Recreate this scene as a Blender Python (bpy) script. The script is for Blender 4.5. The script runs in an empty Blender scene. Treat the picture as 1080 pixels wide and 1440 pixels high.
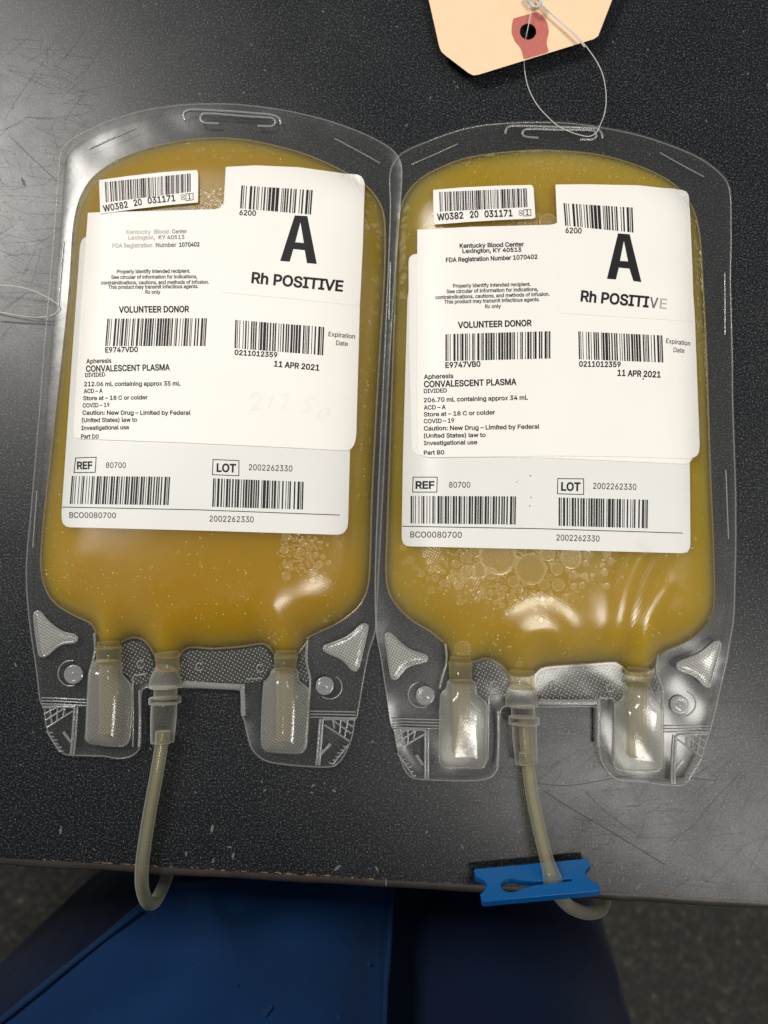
import bpy, bmesh, math, random
import numpy as np
from mathutils import Vector, Matrix
from mathutils.geometry import delaunay_2d_cdt
import os

SC = bpy.context.scene
COL = SC.collection
RND = random.Random(11)
R = math.radians

# ------------------------------------------------------------------ camera
TILT = R(6.6)
DIST = 0.2752            # camera to the table point it is aimed at, metres
FPX = 1040.0             # focal length in pixels of the 1080 x 1440 frame
CAM = Vector((0, -DIST * math.sin(TILT), DIST * math.cos(TILT)))
cd = bpy.data.cameras.new('camera')
cd.sensor_fit = 'VERTICAL'
cd.sensor_height = 36.0
cd.lens = 36.0 * FPX / 1440.0
cd.clip_start = 0.01
cd.clip_end = 50
cd.dof.use_dof = True
cd.dof.focus_distance = 0.263
cd.dof.aperture_fstop = 11.0
cam = bpy.data.objects.new('camera', cd)
cam.location = CAM
cam.rotation_euler = (TILT, 0, 0)
COL.objects.link(cam)
SC.camera = cam

# ------------------------------------------------------------------ light
W = bpy.data.worlds.new('World')
SC.world = W
W.use_nodes = True
W.node_tree.nodes['Background'].inputs[0].default_value = (0.90, 0.96, 1.0, 1)
W.node_tree.nodes['Background'].inputs[1].default_value = 0.13


def area(name, loc, target, sx, sy, power, col):
    ld = bpy.data.lights.new(name, 'AREA')
    ld.shape = 'RECTANGLE'
    ld.size, ld.size_y = sx, sy
    ld.energy = power
    ld.color = col
    o = bpy.data.objects.new(name, ld)
    o.location = loc
    o.rotation_euler = (Vector(target) - Vector(loc)).to_track_quat('-Z', 'Y').to_euler()
    COL.objects.link(o)
    return o


area('ceiling_or_fill_lamp', (-1.22, 1.12, 1.75), (-1.22, 1.1, 0), 0.6, 0.7, 53, (1.0, 0.965, 0.91))
area('ceiling_or_fill_lamp', (0.67, -0.72, 1.75), (0.67, -0.7, 0), 0.6, 0.6, 29, (1.0, 0.96, 0.90))
area('ceiling_or_fill_lamp', (2.5, 0.9, 1.75), (2.5, 0.85, 0), 0.6, 0.6, 14, (1.0, 0.965, 0.91))  # unseen fill lamp, added for highlights along the bags' edges

SC.view_settings.view_transform = 'Standard'
SC.view_settings.look = 'None'
SC.view_settings.exposure = 0.0
SC.view_settings.gamma = 1.0
SC.view_settings.use_curve_mapping = False
SC.render.engine = 'CYCLES'
cy = SC.cycles
cy.use_denoising = True
cy.max_bounces = 12
cy.diffuse_bounces = 4
cy.glossy_bounces = 4
cy.transmission_bounces = 8
cy.volume_bounces = 8
cy.transparent_max_bounces = 32
cy.sample_clamp_indirect = 4.0
cy.caustics_reflective = False
cy.caustics_refractive = False


# ------------------------------------------------------------------ pixel <-> world
ct, st = math.cos(TILT), math.sin(TILT)


def unp(px, z):
    """points of the photograph (n,2) laid on the height(s) z -> world (n,3)"""
    p = np.asarray(px, float).reshape(-1, 2)
    a = (p[:, 0] - 540.0) / FPX
    b = -(p[:, 1] - 720.0) / FPX
    dx, dy, dz = a, b * ct + st, b * st - ct
    z = np.broadcast_to(np.asarray(z, float), dx.shape)
    t = (z - CAM.z) / dz
    return np.stack([CAM.x + t * dx, CAM.y + t * dy, z], 1)


def u1(u, v, z):
    return Vector(unp([(u, v)], z)[0])


# ------------------------------------------------------------------ 2D tools
def spline(pts, n=6, closed=True):
    """Catmull-Rom through pts"""
    P = np.asarray(pts, float)
    m = len(P)
    out = []
    rng = range(m) if closed else range(m - 1)
    for i in rng:
        if closed:
            p0, p1, p2, p3 = P[(i - 1) % m], P[i], P[(i + 1) % m], P[(i + 2) % m]
        else:
            p0, p1, p2, p3 = P[max(i - 1, 0)], P[i], P[i + 1], P[min(i + 2, m - 1)]
        d = max(np.linalg.norm(p2 - p1), 1e-9)
        # centripetal-ish: clamp tangents so that corners stay tight
        t1 = (p2 - p0) * 0.5
        t2 = (p3 - p1) * 0.5
        l1, l2 = np.linalg.norm(t1), np.linalg.norm(t2)
        if l1 > d:
            t1 = t1 * d / l1
        if l2 > d:
            t2 = t2 * d / l2
        for k in range(n):
            t = k / n
            h00 = 2 * t**3 - 3 * t**2 + 1
            h10 = t**3 - 2 * t**2 + t
            h01 = -2 * t**3 + 3 * t**2
            h11 = t**3 - t**2
            out.append(h00 * p1 + h10 * t1 + h01 * p2 + h11 * t2)
    if not closed:
        out.append(P[-1])
    return np.array(out)


def resample(P, step, closed=True):
    P = np.asarray(P, float)
    Q = np.vstack([P, P[:1]]) if closed else P
    s = np.concatenate([[0], np.cumsum(np.linalg.norm(np.diff(Q, axis=0), axis=1))])
    n = max(int(round(s[-1] / step)), 3)
    t = np.linspace(0, s[-1], n + 1)
    out = np.stack([np.interp(t, s, Q[:, k]) for k in range(Q.shape[1])], 1)
    return out[:-1] if closed else out


def inside(p, poly):
    p = np.asarray(p, float)
    x, y = p[:, 0], p[:, 1]
    c = np.zeros(len(p), bool)
    a = poly
    b = np.roll(poly, -1, 0)
    for (x1, y1), (x2, y2) in zip(a, b):
        if y1 == y2:
            continue
        m = ((y1 > y) != (y2 > y)) & (x < (x2 - x1) * (y - y1) / (y2 - y1) + x1)
        c ^= m
    return c


def segdist(p, poly, closed=True):
    p = np.asarray(p, float)
    a = np.asarray(poly, float)
    b = np.roll(a, -1, 0)
    if not closed:
        a, b = a[:-1], b[:-1]
    best = np.full(len(p), 1e9)
    for q, r in zip(a, b):
        d = r - q
        L = max(d @ d, 1e-18)
        t = np.clip(((p - q) @ d) / L, 0, 1)
        e = p - (q + t[:, None] * d)
        best = np.minimum(best, (e * e).sum(1))
    return np.sqrt(best)


def fill(outer, holes=(), step=None):
    """triangulate a polygon with holes; returns (verts (n,2), tris)"""
    outer = np.asarray(outer, float)
    pts = [outer]
    edges = []
    base = 0
    for loop in [outer] + [np.asarray(h, float) for h in holes]:
        if base:
            pts.append(loop)
        n = len(loop)
        edges += [(base + i, base + (i + 1) % n) for i in range(n)]
        base += n
    if step:
        lo, hi = outer.min(0), outer.max(0)
        gx = np.arange(lo[0], hi[0], step)
        gy = np.arange(lo[1], hi[1], step * 0.87)
        G = []
        for j, yy in enumerate(gy):
            off = 0.5 * step if j % 2 else 0
            G.append(np.stack([gx + off, np.full(len(gx), yy)], 1))
        G = np.vstack(G)
        m = inside(G, outer)
        G = G[m]
        G = G[segdist(G, outer) > 0.45 * step]
        for h in holes:
            h = np.asarray(h, float)
            G = G[~inside(G, h)]
            G = G[segdist(G, h) > 0.45 * step]
        pts.append(G)
    allp = np.vstack(pts)
    c = allp.mean(0)
    sc = 1.0 / max(np.abs(allp - c).max(), 1e-9)
    v, e, f, *_ = delaunay_2d_cdt([Vector(((q - c) * sc).tolist()) for q in allp], edges, [], 0, 1e-7)
    V = np.array([(q.x, q.y) for q in v]) / sc + c
    T = np.array([list(t) for t in f if len(t) == 3])
    cen = V[T].mean(1)
    keep = inside(cen, outer)
    for h in holes:
        keep &= ~inside(cen, np.asarray(h, float))
    T = T[keep]
    # orientation ccw
    A = V[T]
    ar = (A[:, 1, 0] - A[:, 0, 0]) * (A[:, 2, 1] - A[:, 0, 1]) - (A[:, 1, 1] - A[:, 0, 1]) * (A[:, 2, 0] - A[:, 0, 0])
    T[ar < 0] = T[ar < 0][:, ::-1]
    return V, T


# ------------------------------------------------------------------ mesh tools
def mesh_obj(name, V, F, mat, parent=None, smooth=True):
    me = bpy.data.meshes.new(name)
    me.from_pydata([tuple(map(float, v)) for v in V], [], [tuple(int(i) for i in f) for f in F])
    me.validate()
    me.update()
    if smooth:
        me.polygons.foreach_set('use_smooth', [True] * len(me.polygons))
        me.set_sharp_from_angle(angle=R(55))
    if mat:
        me.materials.append(mat)
    o = bpy.data.objects.new(name, me)
    COL.objects.link(o)
    if parent is not None:
        o.parent = parent
        if parent.type == 'EMPTY':
            o.matrix_parent_inverse = Matrix.Translation(-parent.location)
    return o


def thing(name, loc, label, cat, group=None):
    o = bpy.data.objects.new(name, None)
    o.empty_display_size = 0.02
    o.location = loc
    COL.objects.link(o)
    o['label'] = label
    o['category'] = cat
    if group:
        o['group'] = group
    return o


def solid(V2top, V2bot, T):
    """closed shell from a top and a bottom copy of one triangulation; V2* are (n,3)"""
    n = len(V2top)
    V = np.vstack([V2top, V2bot])
    F = [tuple(t) for t in T] + [tuple(n + i for i in t[::-1]) for t in T]
    cnt = {}
    for t in T:
        for a, b in ((t[0], t[1]), (t[1], t[2]), (t[2], t[0])):
            cnt[(a, b)] = cnt.get((a, b), 0) + 1
    for (a, b) in list(cnt):
        if (b, a) not in cnt:
            F.append((b, a, n + a, n + b))
    return V, F


def sweep(path, radii, segs=12, flat=None, cap=True):
    """tube along a path (n,3); flat = (n,) vertical squash; returns V,F"""
    P = np.asarray(path, float)
    n = len(P)
    rr = np.broadcast_to(np.asarray(radii, float), (n,))
    fl = np.ones(n) if flat is None else np.broadcast_to(np.asarray(flat, float), (n,))
    T = np.gradient(P, axis=0)
    T /= np.maximum(np.linalg.norm(T, axis=1), 1e-12)[:, None]
    up = np.array([0, 0, 1.0])
    V, F = [], []
    side_prev = None
    for i in range(n):
        s = np.cross(T[i], up)
        if np.linalg.norm(s) < 0.2 and side_prev is not None:
            s = side_prev - T[i] * (side_prev @ T[i])
        s /= max(np.linalg.norm(s), 1e-9)
        if side_prev is not None and s @ side_prev < 0:
            s = -s
        side_prev = s
        u = np.cross(s, T[i])
        for k in range(segs):
            a = 2 * math.pi * k / segs
            V.append(P[i] + rr[i] * (math.cos(a) * s + fl[i] * math.sin(a) * u))
    for i in range(n - 1):
        for k in range(segs):
            k2 = (k + 1) % segs
            F.append((i * segs + k, i * segs + k2, (i + 1) * segs + k2, (i + 1) * segs + k))
    if cap:
        F.append(tuple(range(segs))[::-1])
        F.append(tuple((n - 1) * segs + k for k in range(segs)))
    return np.array(V), F


def join(parts):
    V, F, b = [], [], 0
    for v, f in parts:
        V.append(np.asarray(v, float))
        F += [tuple(b + i for i in q) for q in f]
        b += len(v)
    return np.vstack(V), F


# ------------------------------------------------------------------ materials
def newmat(name):
    m = bpy.data.materials.new(name)
    m.use_nodes = True
    nt = m.node_tree
    for n in list(nt.nodes):
        nt.nodes.remove(n)
    out = nt.nodes.new('ShaderNodeOutputMaterial')
    return m, nt, out


def N(nt, kind, **kw):
    n = nt.nodes.new(kind)
    for k, v in kw.items():
        if k.startswith('i_'):
            key = k[2:].replace('_', ' ')
            n.inputs[int(key) if key.isdigit() else key].default_value = v
        else:
            setattr(n, k, v)
    return n


def coords(nt, scale=1.0, rot=0.0):
    tc = N(nt, 'ShaderNodeTexCoord')
    mp = N(nt, 'ShaderNodeMapping')
    mp.inputs['Scale'].default_value = (scale,) * 3
    mp.inputs['Rotation'].default_value = (0, 0, rot)
    nt.links.new(tc.outputs['Object'], mp.inputs['Vector'])
    return mp.outputs['Vector']


def noise(nt, vec, scale, detail=2.0, rough=0.5):
    n = N(nt, 'ShaderNodeTexNoise')
    n.inputs['Scale'].default_value = scale
    n.inputs['Detail'].default_value = detail
    n.inputs['Roughness'].default_value = rough
    nt.links.new(vec, n.inputs['Vector'])
    return n.outputs['Fac']


def ramp(nt, fac, stops):
    r = N(nt, 'ShaderNodeValToRGB')
    el = r.color_ramp.elements
    while len(el) < len(stops):
        el.new(0.5)
    for e, (p, c) in zip(el, stops):
        e.position = p
        e.color = (c, c, c, 1) if not isinstance(c, tuple) else (*c, 1)
    nt.links.new(fac, r.inputs['Fac'])
    return r.outputs['Color']


def bump(nt, h, strength, dist):
    b = N(nt, 'ShaderNodeBump')
    b.inputs['Strength'].default_value = strength
    b.inputs['Distance'].default_value = dist
    nt.links.new(h, b.inputs['Height'])
    return b.outputs['Normal']


def dots(nt, pitch, rot=0.4, size=0.33):
    """embossed dot grid: 1 on a dot, 0 between"""
    v = coords(nt, 1.0 / pitch, rot)
    vo = N(nt, 'ShaderNodeTexVoronoi', voronoi_dimensions='2D')
    vo.inputs['Scale'].default_value = 1.0
    vo.inputs['Randomness'].default_value = 0.12
    nt.links.new(v, vo.inputs['Vector'])
    return ramp(nt, vo.outputs['Distance'], [(size * 0.6, 1.0), (size * 1.3, 0.0)])


def principled(name, col, rough=0.5, spec=0.5, noise_amt=0.0, nscale=300, bump_amt=0.0, bscale=800, bdist=0.0002,
               sss=0.0, sssr=(0.002, 0.002, 0.001), coat=0.0):
    m, nt, out = newmat(name)
    p = N(nt, 'ShaderNodeBsdfPrincipled')
    p.inputs['Base Color'].default_value = (*col, 1)
    p.inputs['Roughness'].default_value = rough
    p.inputs['Specular IOR Level'].default_value = spec
    p.inputs['Coat Weight'].default_value = coat
    if sss:
        p.inputs['Subsurface Weight'].default_value = sss
        p.inputs['Subsurface Radius'].default_value = sssr
        p.inputs['Subsurface Scale'].default_value = 1.0
    vec = coords(nt)
    if noise_amt:
        f = noise(nt, vec, nscale, 4)
        mx = N(nt, 'ShaderNodeMix', data_type='RGBA')
        mx.inputs[6].default_value = (*[c * (1 - noise_amt) for c in col], 1)
        mx.inputs[7].default_value = (*[min(1, c * (1 + noise_amt)) for c in col], 1)
        nt.links.new(f, mx.inputs[0])
        nt.links.new(mx.outputs[2], p.inputs['Base Color'])
    if bump_amt:
        nt.links.new(bump(nt, noise(nt, vec, bscale, 3), bump_amt, bdist), p.inputs['Normal'])
    nt.links.new(p.outputs[0], out.inputs[0])
    return m


def outside_fresnel(nt, fr):
    """reflect only where a ray meets the outer side: light inside leaves without total reflection,
    since these thin skins do not bend it"""
    ge = N(nt, 'ShaderNodeNewGeometry')
    sb = N(nt, 'ShaderNodeMath', operation='SUBTRACT')
    sb.inputs[0].default_value = 1.0
    nt.links.new(ge.outputs['Backfacing'], sb.inputs[1])
    mu = N(nt, 'ShaderNodeMath', operation='MULTIPLY')
    nt.links.new(fr.outputs[0], mu.inputs[0])
    nt.links.new(sb.outputs[0], mu.inputs[1])
    return mu.outputs[0]


def clear(name, haze=0.08, hcol=(0.7, 0.7, 0.68), tint=(0.93, 0.93, 0.92), rough=0.16, ior=1.5,
          dot=0.0, pitch=0.0011, dotrot=0.4, bump_s=0.25, bscale=260, gain=1.0, dotsize=0.33, bdist=0.0004, wall=0.0, dotbump=0.3):
    """thin clear vinyl: lets light straight through, a little milky, glossy by Fresnel"""
    m, nt, out = newmat(name)
    tr = N(nt, 'ShaderNodeBsdfTransparent')
    tr.inputs[0].default_value = (*tint, 1)
    df = N(nt, 'ShaderNodeBsdfDiffuse')
    df.inputs[0].default_value = (*hcol, 1)
    gl = N(nt, 'ShaderNodeBsdfAnisotropic') if False else N(nt, 'ShaderNodeBsdfGlossy')
    gl.inputs['Roughness'].default_value = rough
    gl.inputs['Color'].default_value = (gain, gain, gain, 1)
    fr = N(nt, 'ShaderNodeFresnel')
    fr.inputs['IOR'].default_value = ior
    m1 = N(nt, 'ShaderNodeMixShader')
    m1.inputs[0].default_value = haze
    m2 = N(nt, 'ShaderNodeMixShader')
    h = noise(nt, coords(nt), bscale, 3)
    nrm = bump(nt, h, bump_s, bdist)
    if dot:
        d = dots(nt, pitch, dotrot, dotsize)
        ma = N(nt, 'ShaderNodeMath', operation='MULTIPLY_ADD')
        ma.inputs[1].default_value = dot
        ma.inputs[2].default_value = haze
        nt.links.new(d, ma.inputs[0])
        nt.links.new(ma.outputs[0], m1.inputs[0])
        b2 = N(nt, 'ShaderNodeBump')
        b2.inputs['Strength'].default_value = dotbump
        b2.inputs['Distance'].default_value = 0.00015
        nt.links.new(d, b2.inputs['Height'])
        nt.links.new(nrm, b2.inputs['Normal'])
        nrm = b2.outputs['Normal']
    if wall:                               # a sight line along the wall crosses more plastic
        lw = N(nt, 'ShaderNodeLayerWeight')
        lw.inputs['Blend'].default_value = 0.5
        pw = N(nt, 'ShaderNodeMath', operation='POWER')
        pw.inputs[1].default_value = 2.5
        nt.links.new(lw.outputs['Facing'], pw.inputs[0])
        ma = N(nt, 'ShaderNodeMath', operation='MULTIPLY_ADD')
        ma.inputs[1].default_value = wall
        nt.links.new(pw.outputs[0], ma.inputs[0])
        if m1.inputs[0].is_linked:
            nt.links.new(m1.inputs[0].links[0].from_socket, ma.inputs[2])
        else:
            ma.inputs[2].default_value = haze
        nt.links.new(ma.outputs[0], m1.inputs[0])
    for s in (gl, fr, df):
        nt.links.new(nrm, s.inputs['Normal'])
    nt.links.new(tr.outputs[0], m1.inputs[1])
    nt.links.new(df.outputs[0], m1.inputs[2])
    nt.links.new(outside_fresnel(nt, fr), m2.inputs[0])
    nt.links.new(m1.outputs[0], m2.inputs[1])
    nt.links.new(gl.outputs[0], m2.inputs[2])
    nt.links.new(m2.outputs[0], out.inputs[0])
    return m


def glass(name, col, rough, ior, trans):
    m, nt, out = newmat(name)
    p = N(nt, 'ShaderNodeBsdfPrincipled')
    p.inputs['Base Color'].default_value = (*col, 1)
    p.inputs['Roughness'].default_value = rough
    p.inputs['IOR'].default_value = ior
    p.inputs['Transmission Weight'].default_value = trans
    nt.links.new(bump(nt, noise(nt, coords(nt), 1500, 2), 0.3, 0.0002), p.inputs['Normal'])
    nt.links.new(p.outputs[0], out.inputs[0])
    return m


def plasma_mat(name, scat, absn):
    m, nt, out = newmat(name)
    tr = N(nt, 'ShaderNodeBsdfTransparent')
    gl = N(nt, 'ShaderNodeBsdfGlossy')
    gl.inputs['Roughness'].default_value = 0.21
    gl.inputs['Color'].default_value = (1, 0.98, 0.93, 1)
    fr = N(nt, 'ShaderNodeFresnel')
    fr.inputs['IOR'].default_value = 1.66
    d = dots(nt, 0.0009, 0.5, 0.4)
    b1 = bump(nt, noise(nt, coords(nt), 90, 2), 0.25, 0.0008)
    b2 = N(nt, 'ShaderNodeBump')
    b2.inputs['Strength'].default_value = 0.35
    b2.inputs['Distance'].default_value = 0.0001
    nt.links.new(d, b2.inputs['Height'])
    nt.links.new(b1, b2.inputs['Normal'])
    for s in (gl, fr):
        nt.links.new(b2.outputs['Normal'], s.inputs['Normal'])
    df = N(nt, 'ShaderNodeBsdfDiffuse')
    df.inputs[0].default_value = (0.72, 0.66, 0.46, 1)
    mk = N(nt, 'ShaderNodeMixShader')
    cloud = noise(nt, coords(nt), 22, 4, 0.6)          # creamy patches clinging to the film
    cr = ramp(nt, cloud, [(0.42, 0.006), (0.72, 0.06)])
    nt.links.new(cr, mk.inputs[0])
    nt.links.new(tr.outputs[0], mk.inputs[1])
    nt.links.new(df.outputs[0], mk.inputs[2])
    mx = N(nt, 'ShaderNodeMixShader')
    nt.links.new(outside_fresnel(nt, fr), mx.inputs[0])
    nt.links.new(mk.outputs[0], mx.inputs[1])
    nt.links.new(gl.outputs[0], mx.inputs[2])
    nt.links.new(mx.outputs[0], out.inputs['Surface'])
    vs = N(nt, 'ShaderNodeVolumeScatter')
    vs.inputs['Color'].default_value = scat
    vs.inputs['Density'].default_value = PLASMA_D
    va = N(nt, 'ShaderNodeVolumeAbsorption')
    va.inputs['Color'].default_value = absn
    va.inputs['Density'].default_value = PLASMA_D
    ad = N(nt, 'ShaderNodeAddShader')
    nt.links.new(vs.outputs[0], ad.inputs[0])
    nt.links.new(va.outputs[0], ad.inputs[1])
    nt.links.new(ad.outputs[0], out.inputs['Volume'])
    return m


PLASMA_D = 165.0


def table_mat():
    m, nt, out = newmat('dark_speckled_laminate')
    p = N(nt, 'ShaderNodeBsdfPrincipled')
    vec = coords(nt)
    n1 = noise(nt, vec, 1600, 3, 0.6)
    n2 = noise(nt, vec, 14, 3)
    c = ramp(nt, n1, [(0.40, (0.0015, 0.0018, 0.0025)), (0.5, (0.006, 0.007, 0.009)), (0.59, (0.032, 0.035, 0.039)), (0.70, (0.13, 0.135, 0.14))])
    nt.links.new(c, p.inputs['Base Color'])
    rg = ramp(nt, noise(nt, vec, 1500, 4, 0.7), [(0.3, -0.04), (0.7, 0.04)])
    smudge = ramp(nt, noise(nt, vec, 34, 5, 0.6), [(0.35, 0.31), (0.65, 0.37)])
    ad = N(nt, 'ShaderNodeMath', operation='ADD')
    nt.links.new(rg, ad.inputs[0])
    nt.links.new(smudge, ad.inputs[1])
    nt.links.new(ad.outputs[0], p.inputs['Roughness'])
    p.inputs['Specular IOR Level'].default_value = 0.42
    nt.links.new(bump(nt, n1, 0.05, 0.0002), p.inputs['Normal'])
    nt.links.new(p.outputs[0], out.inputs[0])
    return m


def floor_mat():
    m, nt, out = newmat('mottled_floor')
    p = N(nt, 'ShaderNodeBsdfPrincipled')
    vec = coords(nt)
    c = ramp(nt, noise(nt, vec, 110, 4, 0.65), [(0.35, (0.014, 0.013, 0.010)), (0.52, (0.026, 0.023, 0.018)), (0.66, (0.06, 0.054, 0.043)), (0.8, (0.25, 0.24, 0.21))])
    nt.links.new(c, p.inputs['Base Color'])
    p.inputs['Roughness'].default_value = 0.75
    nt.links.new(bump(nt, noise(nt, vec, 110, 4), 0.6, 0.004), p.inputs['Normal'])
    nt.links.new(p.outputs[0], out.inputs[0])
    return m


def cloth_mat(name, col):
    m, nt, out = newmat(name)
    p = N(nt, 'ShaderNodeBsdfPrincipled')
    vec = coords(nt)
    big = noise(nt, vec, 16, 4, 0.6)
    mx = N(nt, 'ShaderNodeMix', data_type='RGBA')
    mx.inputs[6].default_value = (*[c * 0.7 for c in col], 1)
    mx.inputs[7].default_value = (*[c * 1.3 for c in col], 1)
    nt.links.new(big, mx.inputs[0])
    nt.links.new(mx.outputs[2], p.inputs['Base Color'])
    p.inputs['Roughness'].default_value = 0.85
    p.inputs['Specular IOR Level'].default_value = 0.2
    p.inputs['Sheen Weight'].default_value = 0.1
    w = noise(nt, vec, 1600, 2)
    b1 = bump(nt, big, 0.5, 0.004)
    b2 = N(nt, 'ShaderNodeBump')
    b2.inputs['Strength'].default_value = 0.4
    b2.inputs['Distance'].default_value = 0.0004
    nt.links.new(w, b2.inputs['Height'])
    nt.links.new(b1, b2.inputs['Normal'])
    nt.links.new(b2.outputs[0], p.inputs['Normal'])
    nt.links.new(p.outputs[0], out.inputs[0])
    return m


M = {}
M['table'] = table_mat()
M['edge'] = principled('brown_edge_band', (0.045, 0.036, 0.030), 0.42, 0.5, 0.4, 120, 0.3, 500, 0.0004)
M['scratch_shade'] = principled('scratch_and_shade_laminate', (0.03, 0.03, 0.03), 0.5, 0.3)
M['chip'] = principled('chipped_laminate', (0.17, 0.16, 0.15), 0.85, 0.1, 0.5, 2500)
M['tan_chip'] = principled('worn_edge_core', (0.30, 0.17, 0.09), 0.85, 0.1, 0.5, 2500)
M['floor'] = floor_mat()
M['film'] = clear('clear_vinyl_film', 0.012, rough=0.26, bump_s=0.15, bscale=60, bdist=0.0008, ior=1.55)
M['edge_weld'] = clear('vinyl_cut_edge', 0.13, (0.75, 0.75, 0.72), rough=0.15, ior=1.6)
M['bead'] = glass('welded_vinyl_ridge', (0.95, 0.95, 0.93), 0.12, 1.42, 0.80)
M['web'] = clear('dotted_vinyl_film', 0.02, (0.75, 0.75, 0.72), rough=0.2, dot=0.26, pitch=0.0012, dotrot=0.5, dotsize=0.19, gain=0.16, dotbump=0.1)
M['frost'] = clear('frosted_vinyl', 0.075, (0.78, 0.76, 0.68), rough=0.15, dot=0.12, pitch=0.0009, dotrot=0.55, dotsize=0.34, ior=1.5, wall=0.35, dotbump=0.1, bump_s=0.1)
M['pane'] = clear('textured_vinyl_panel', 0.13, (0.78, 0.77, 0.72), rough=0.2, dot=0.2, pitch=0.0009, dotrot=0.5, dotsize=0.36, dotbump=0.15)
M['port'] = clear('translucent_port_plastic', 0.10, (0.62, 0.55, 0.33), (0.93, 0.90, 0.76), rough=0.1, ior=1.7, wall=0.4)
M['seam'] = clear('weld_seam', 0.2, (0.62, 0.50, 0.25), (0.93, 0.90, 0.76), rough=0.15, ior=1.5)
M['conn'] = clear('clear_connector_plastic', 0.035, (0.8, 0.79, 0.74), (0.94, 0.93, 0.89), rough=0.07, ior=1.75, wall=0.75)
M['tube'] = clear('milky_tubing', 0.10, (0.70, 0.69, 0.60), (0.95, 0.94, 0.87), rough=0.13, ior=1.6, bump_s=0.1, wall=0.55)
M['fluid'] = clear('plasma_in_tubing', 0.18, (0.58, 0.54, 0.38), (0.93, 0.91, 0.8), rough=0.3, ior=1.2)
M['plasma_amber'] = plasma_mat('amber_plasma', (0.88, 0.70, 0.03, 1), (0.83, 0.57, 0.02, 1))
M['plasma_yellow'] = plasma_mat('yellow_plasma', (0.89, 0.75, 0.05, 1), (0.85, 0.63, 0.03, 1))
M['bubble'] = clear('foam_bubble', 0.06, (0.85, 0.70, 0.40), (0.98, 0.97, 0.94), rough=0.2, dot=0.10, pitch=0.0009)
M['bubble_rim'] = clear('foam_bubble_rim', 0.17, (0.85, 0.70, 0.40), (0.98, 0.97, 0.94), rough=0.2)
M['speck'] = clear('pale_fleck', 0.45, (0.78, 0.62, 0.30), rough=0.3)
M['paper'] = principled('white_label_paper', (0.82, 0.795, 0.75), 0.5, 0.4, 0.03, 60, 0.22, 55, 0.0009)
M['paper_base'] = principled('satin_base_label', (0.71, 0.705, 0.675), 0.4, 0.4, 0.03, 60, 0.2, 55, 0.0009)
M['ink'] = principled('black_print', (0.012, 0.011, 0.012), 0.6, 0.3)
M['ink_mid'] = principled('worn_grey_print', (0.16, 0.15, 0.15), 0.6, 0.3)
M['ink_faint'] = principled('faded_grey_print', (0.42, 0.40, 0.38), 0.6, 0.3)
M['ink_ghost'] = principled('ghost_of_old_print', (0.785, 0.762, 0.72), 0.6, 0.3)
M['ink_dim'] = principled('slightly_worn_print', (0.03, 0.029, 0.029), 0.6, 0.3)
M['manila'] = principled('manila_card', (0.88, 0.63, 0.41), 0.6, 0.3, 0.04, 180, 0.15, 1200, 0.0001)
M['red_patch'] = principled('red_paper_patch', (0.50, 0.145, 0.12), 0.65, 0.3, 0.15, 700, 0.2, 900, 0.0001)
M['string'] = clear('clear_nylon_string', 0.6, (0.82, 0.81, 0.79), rough=0.15, ior=1.3)
M['blue'] = principled('blue_plastic', (0.004, 0.105, 0.33), 0.16, 0.5, 0.0, 0, 0.06, 300, 0.0003)
M['navy'] = cloth_mat('navy_cloth', (0.002, 0.027, 0.098))
M['navy_dark'] = cloth_mat('dark_navy_cloth', (0.002, 0.009, 0.034))
M['lint'] = principled('pale_lint', (0.015, 0.04, 0.12), 0.9, 0.1)

# ------------------------------------------------------------------ floor
V = [(-2.2, -2.2, -0.74), (2.2, -2.2, -0.74), (2.2, 2.2, -0.74), (-2.2, 2.2, -0.74)]
o = mesh_obj('floor', V, [(0, 1, 2, 3)], M['floor'], smooth=False)
o['kind'] = 'structure'

# ------------------------------------------------------------------ table
e0, e1 = u1(0, 1206, 0), u1(1080, 1268, 0)
ed = (e1 - e0).normalized()
en = Vector((ed.y, -ed.x, 0))                 # towards the photographer
emid = (e0 + e1) / 2
TABLE = thing('table', emid, 'dark speckled laminate tabletop with worn brown edge band', 'table')
L = 0.62
c0, c1 = emid - ed * L, emid + ed * L
c2, c3 = c1 - en * 0.75, c0 - en * 0.75
V = [tuple(c) for c in (c0, c1, c2, c3)] + [(c.x, c.y, -0.027) for c in (c0, c1, c2, c3)]
mesh_obj('tabletop', V, [(0, 1, 2, 3), (7, 6, 5, 4), (0, 4, 5, 1), (1, 5, 6, 2), (2, 6, 7, 3), (3, 7, 4, 0)], M['table'], TABLE, smooth=False)
prof = [(0.0002, -0.0005), (0.0014, -0.0003), (0.0026, -0.0010), (0.0034, -0.0026), (0.0036, -0.006), (0.0036, -0.022), (0.003, -0.0265), (0.0002, -0.028)]
nst = 120
V, F = [], []
for i in range(nst + 1):
    c = c0 + ed * (2 * L * i / nst)
    w = 0.00012 * math.sin(i * 1.7) + RND.uniform(-1, 1) * 0.0001
    for (a, z) in prof:
        q = c + en * (a + (w if a > 0.001 else 0))
        V.append((q.x, q.y, z + w * 0.5))
k = len(prof)
for i in range(nst):
    for j in range(k - 1):
        F.append((i * k + j, i * k + j + 1, (i + 1) * k + j + 1, (i + 1) * k + j))
mesh_obj('edge_band', V, F, M['edge'], TABLE)


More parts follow.
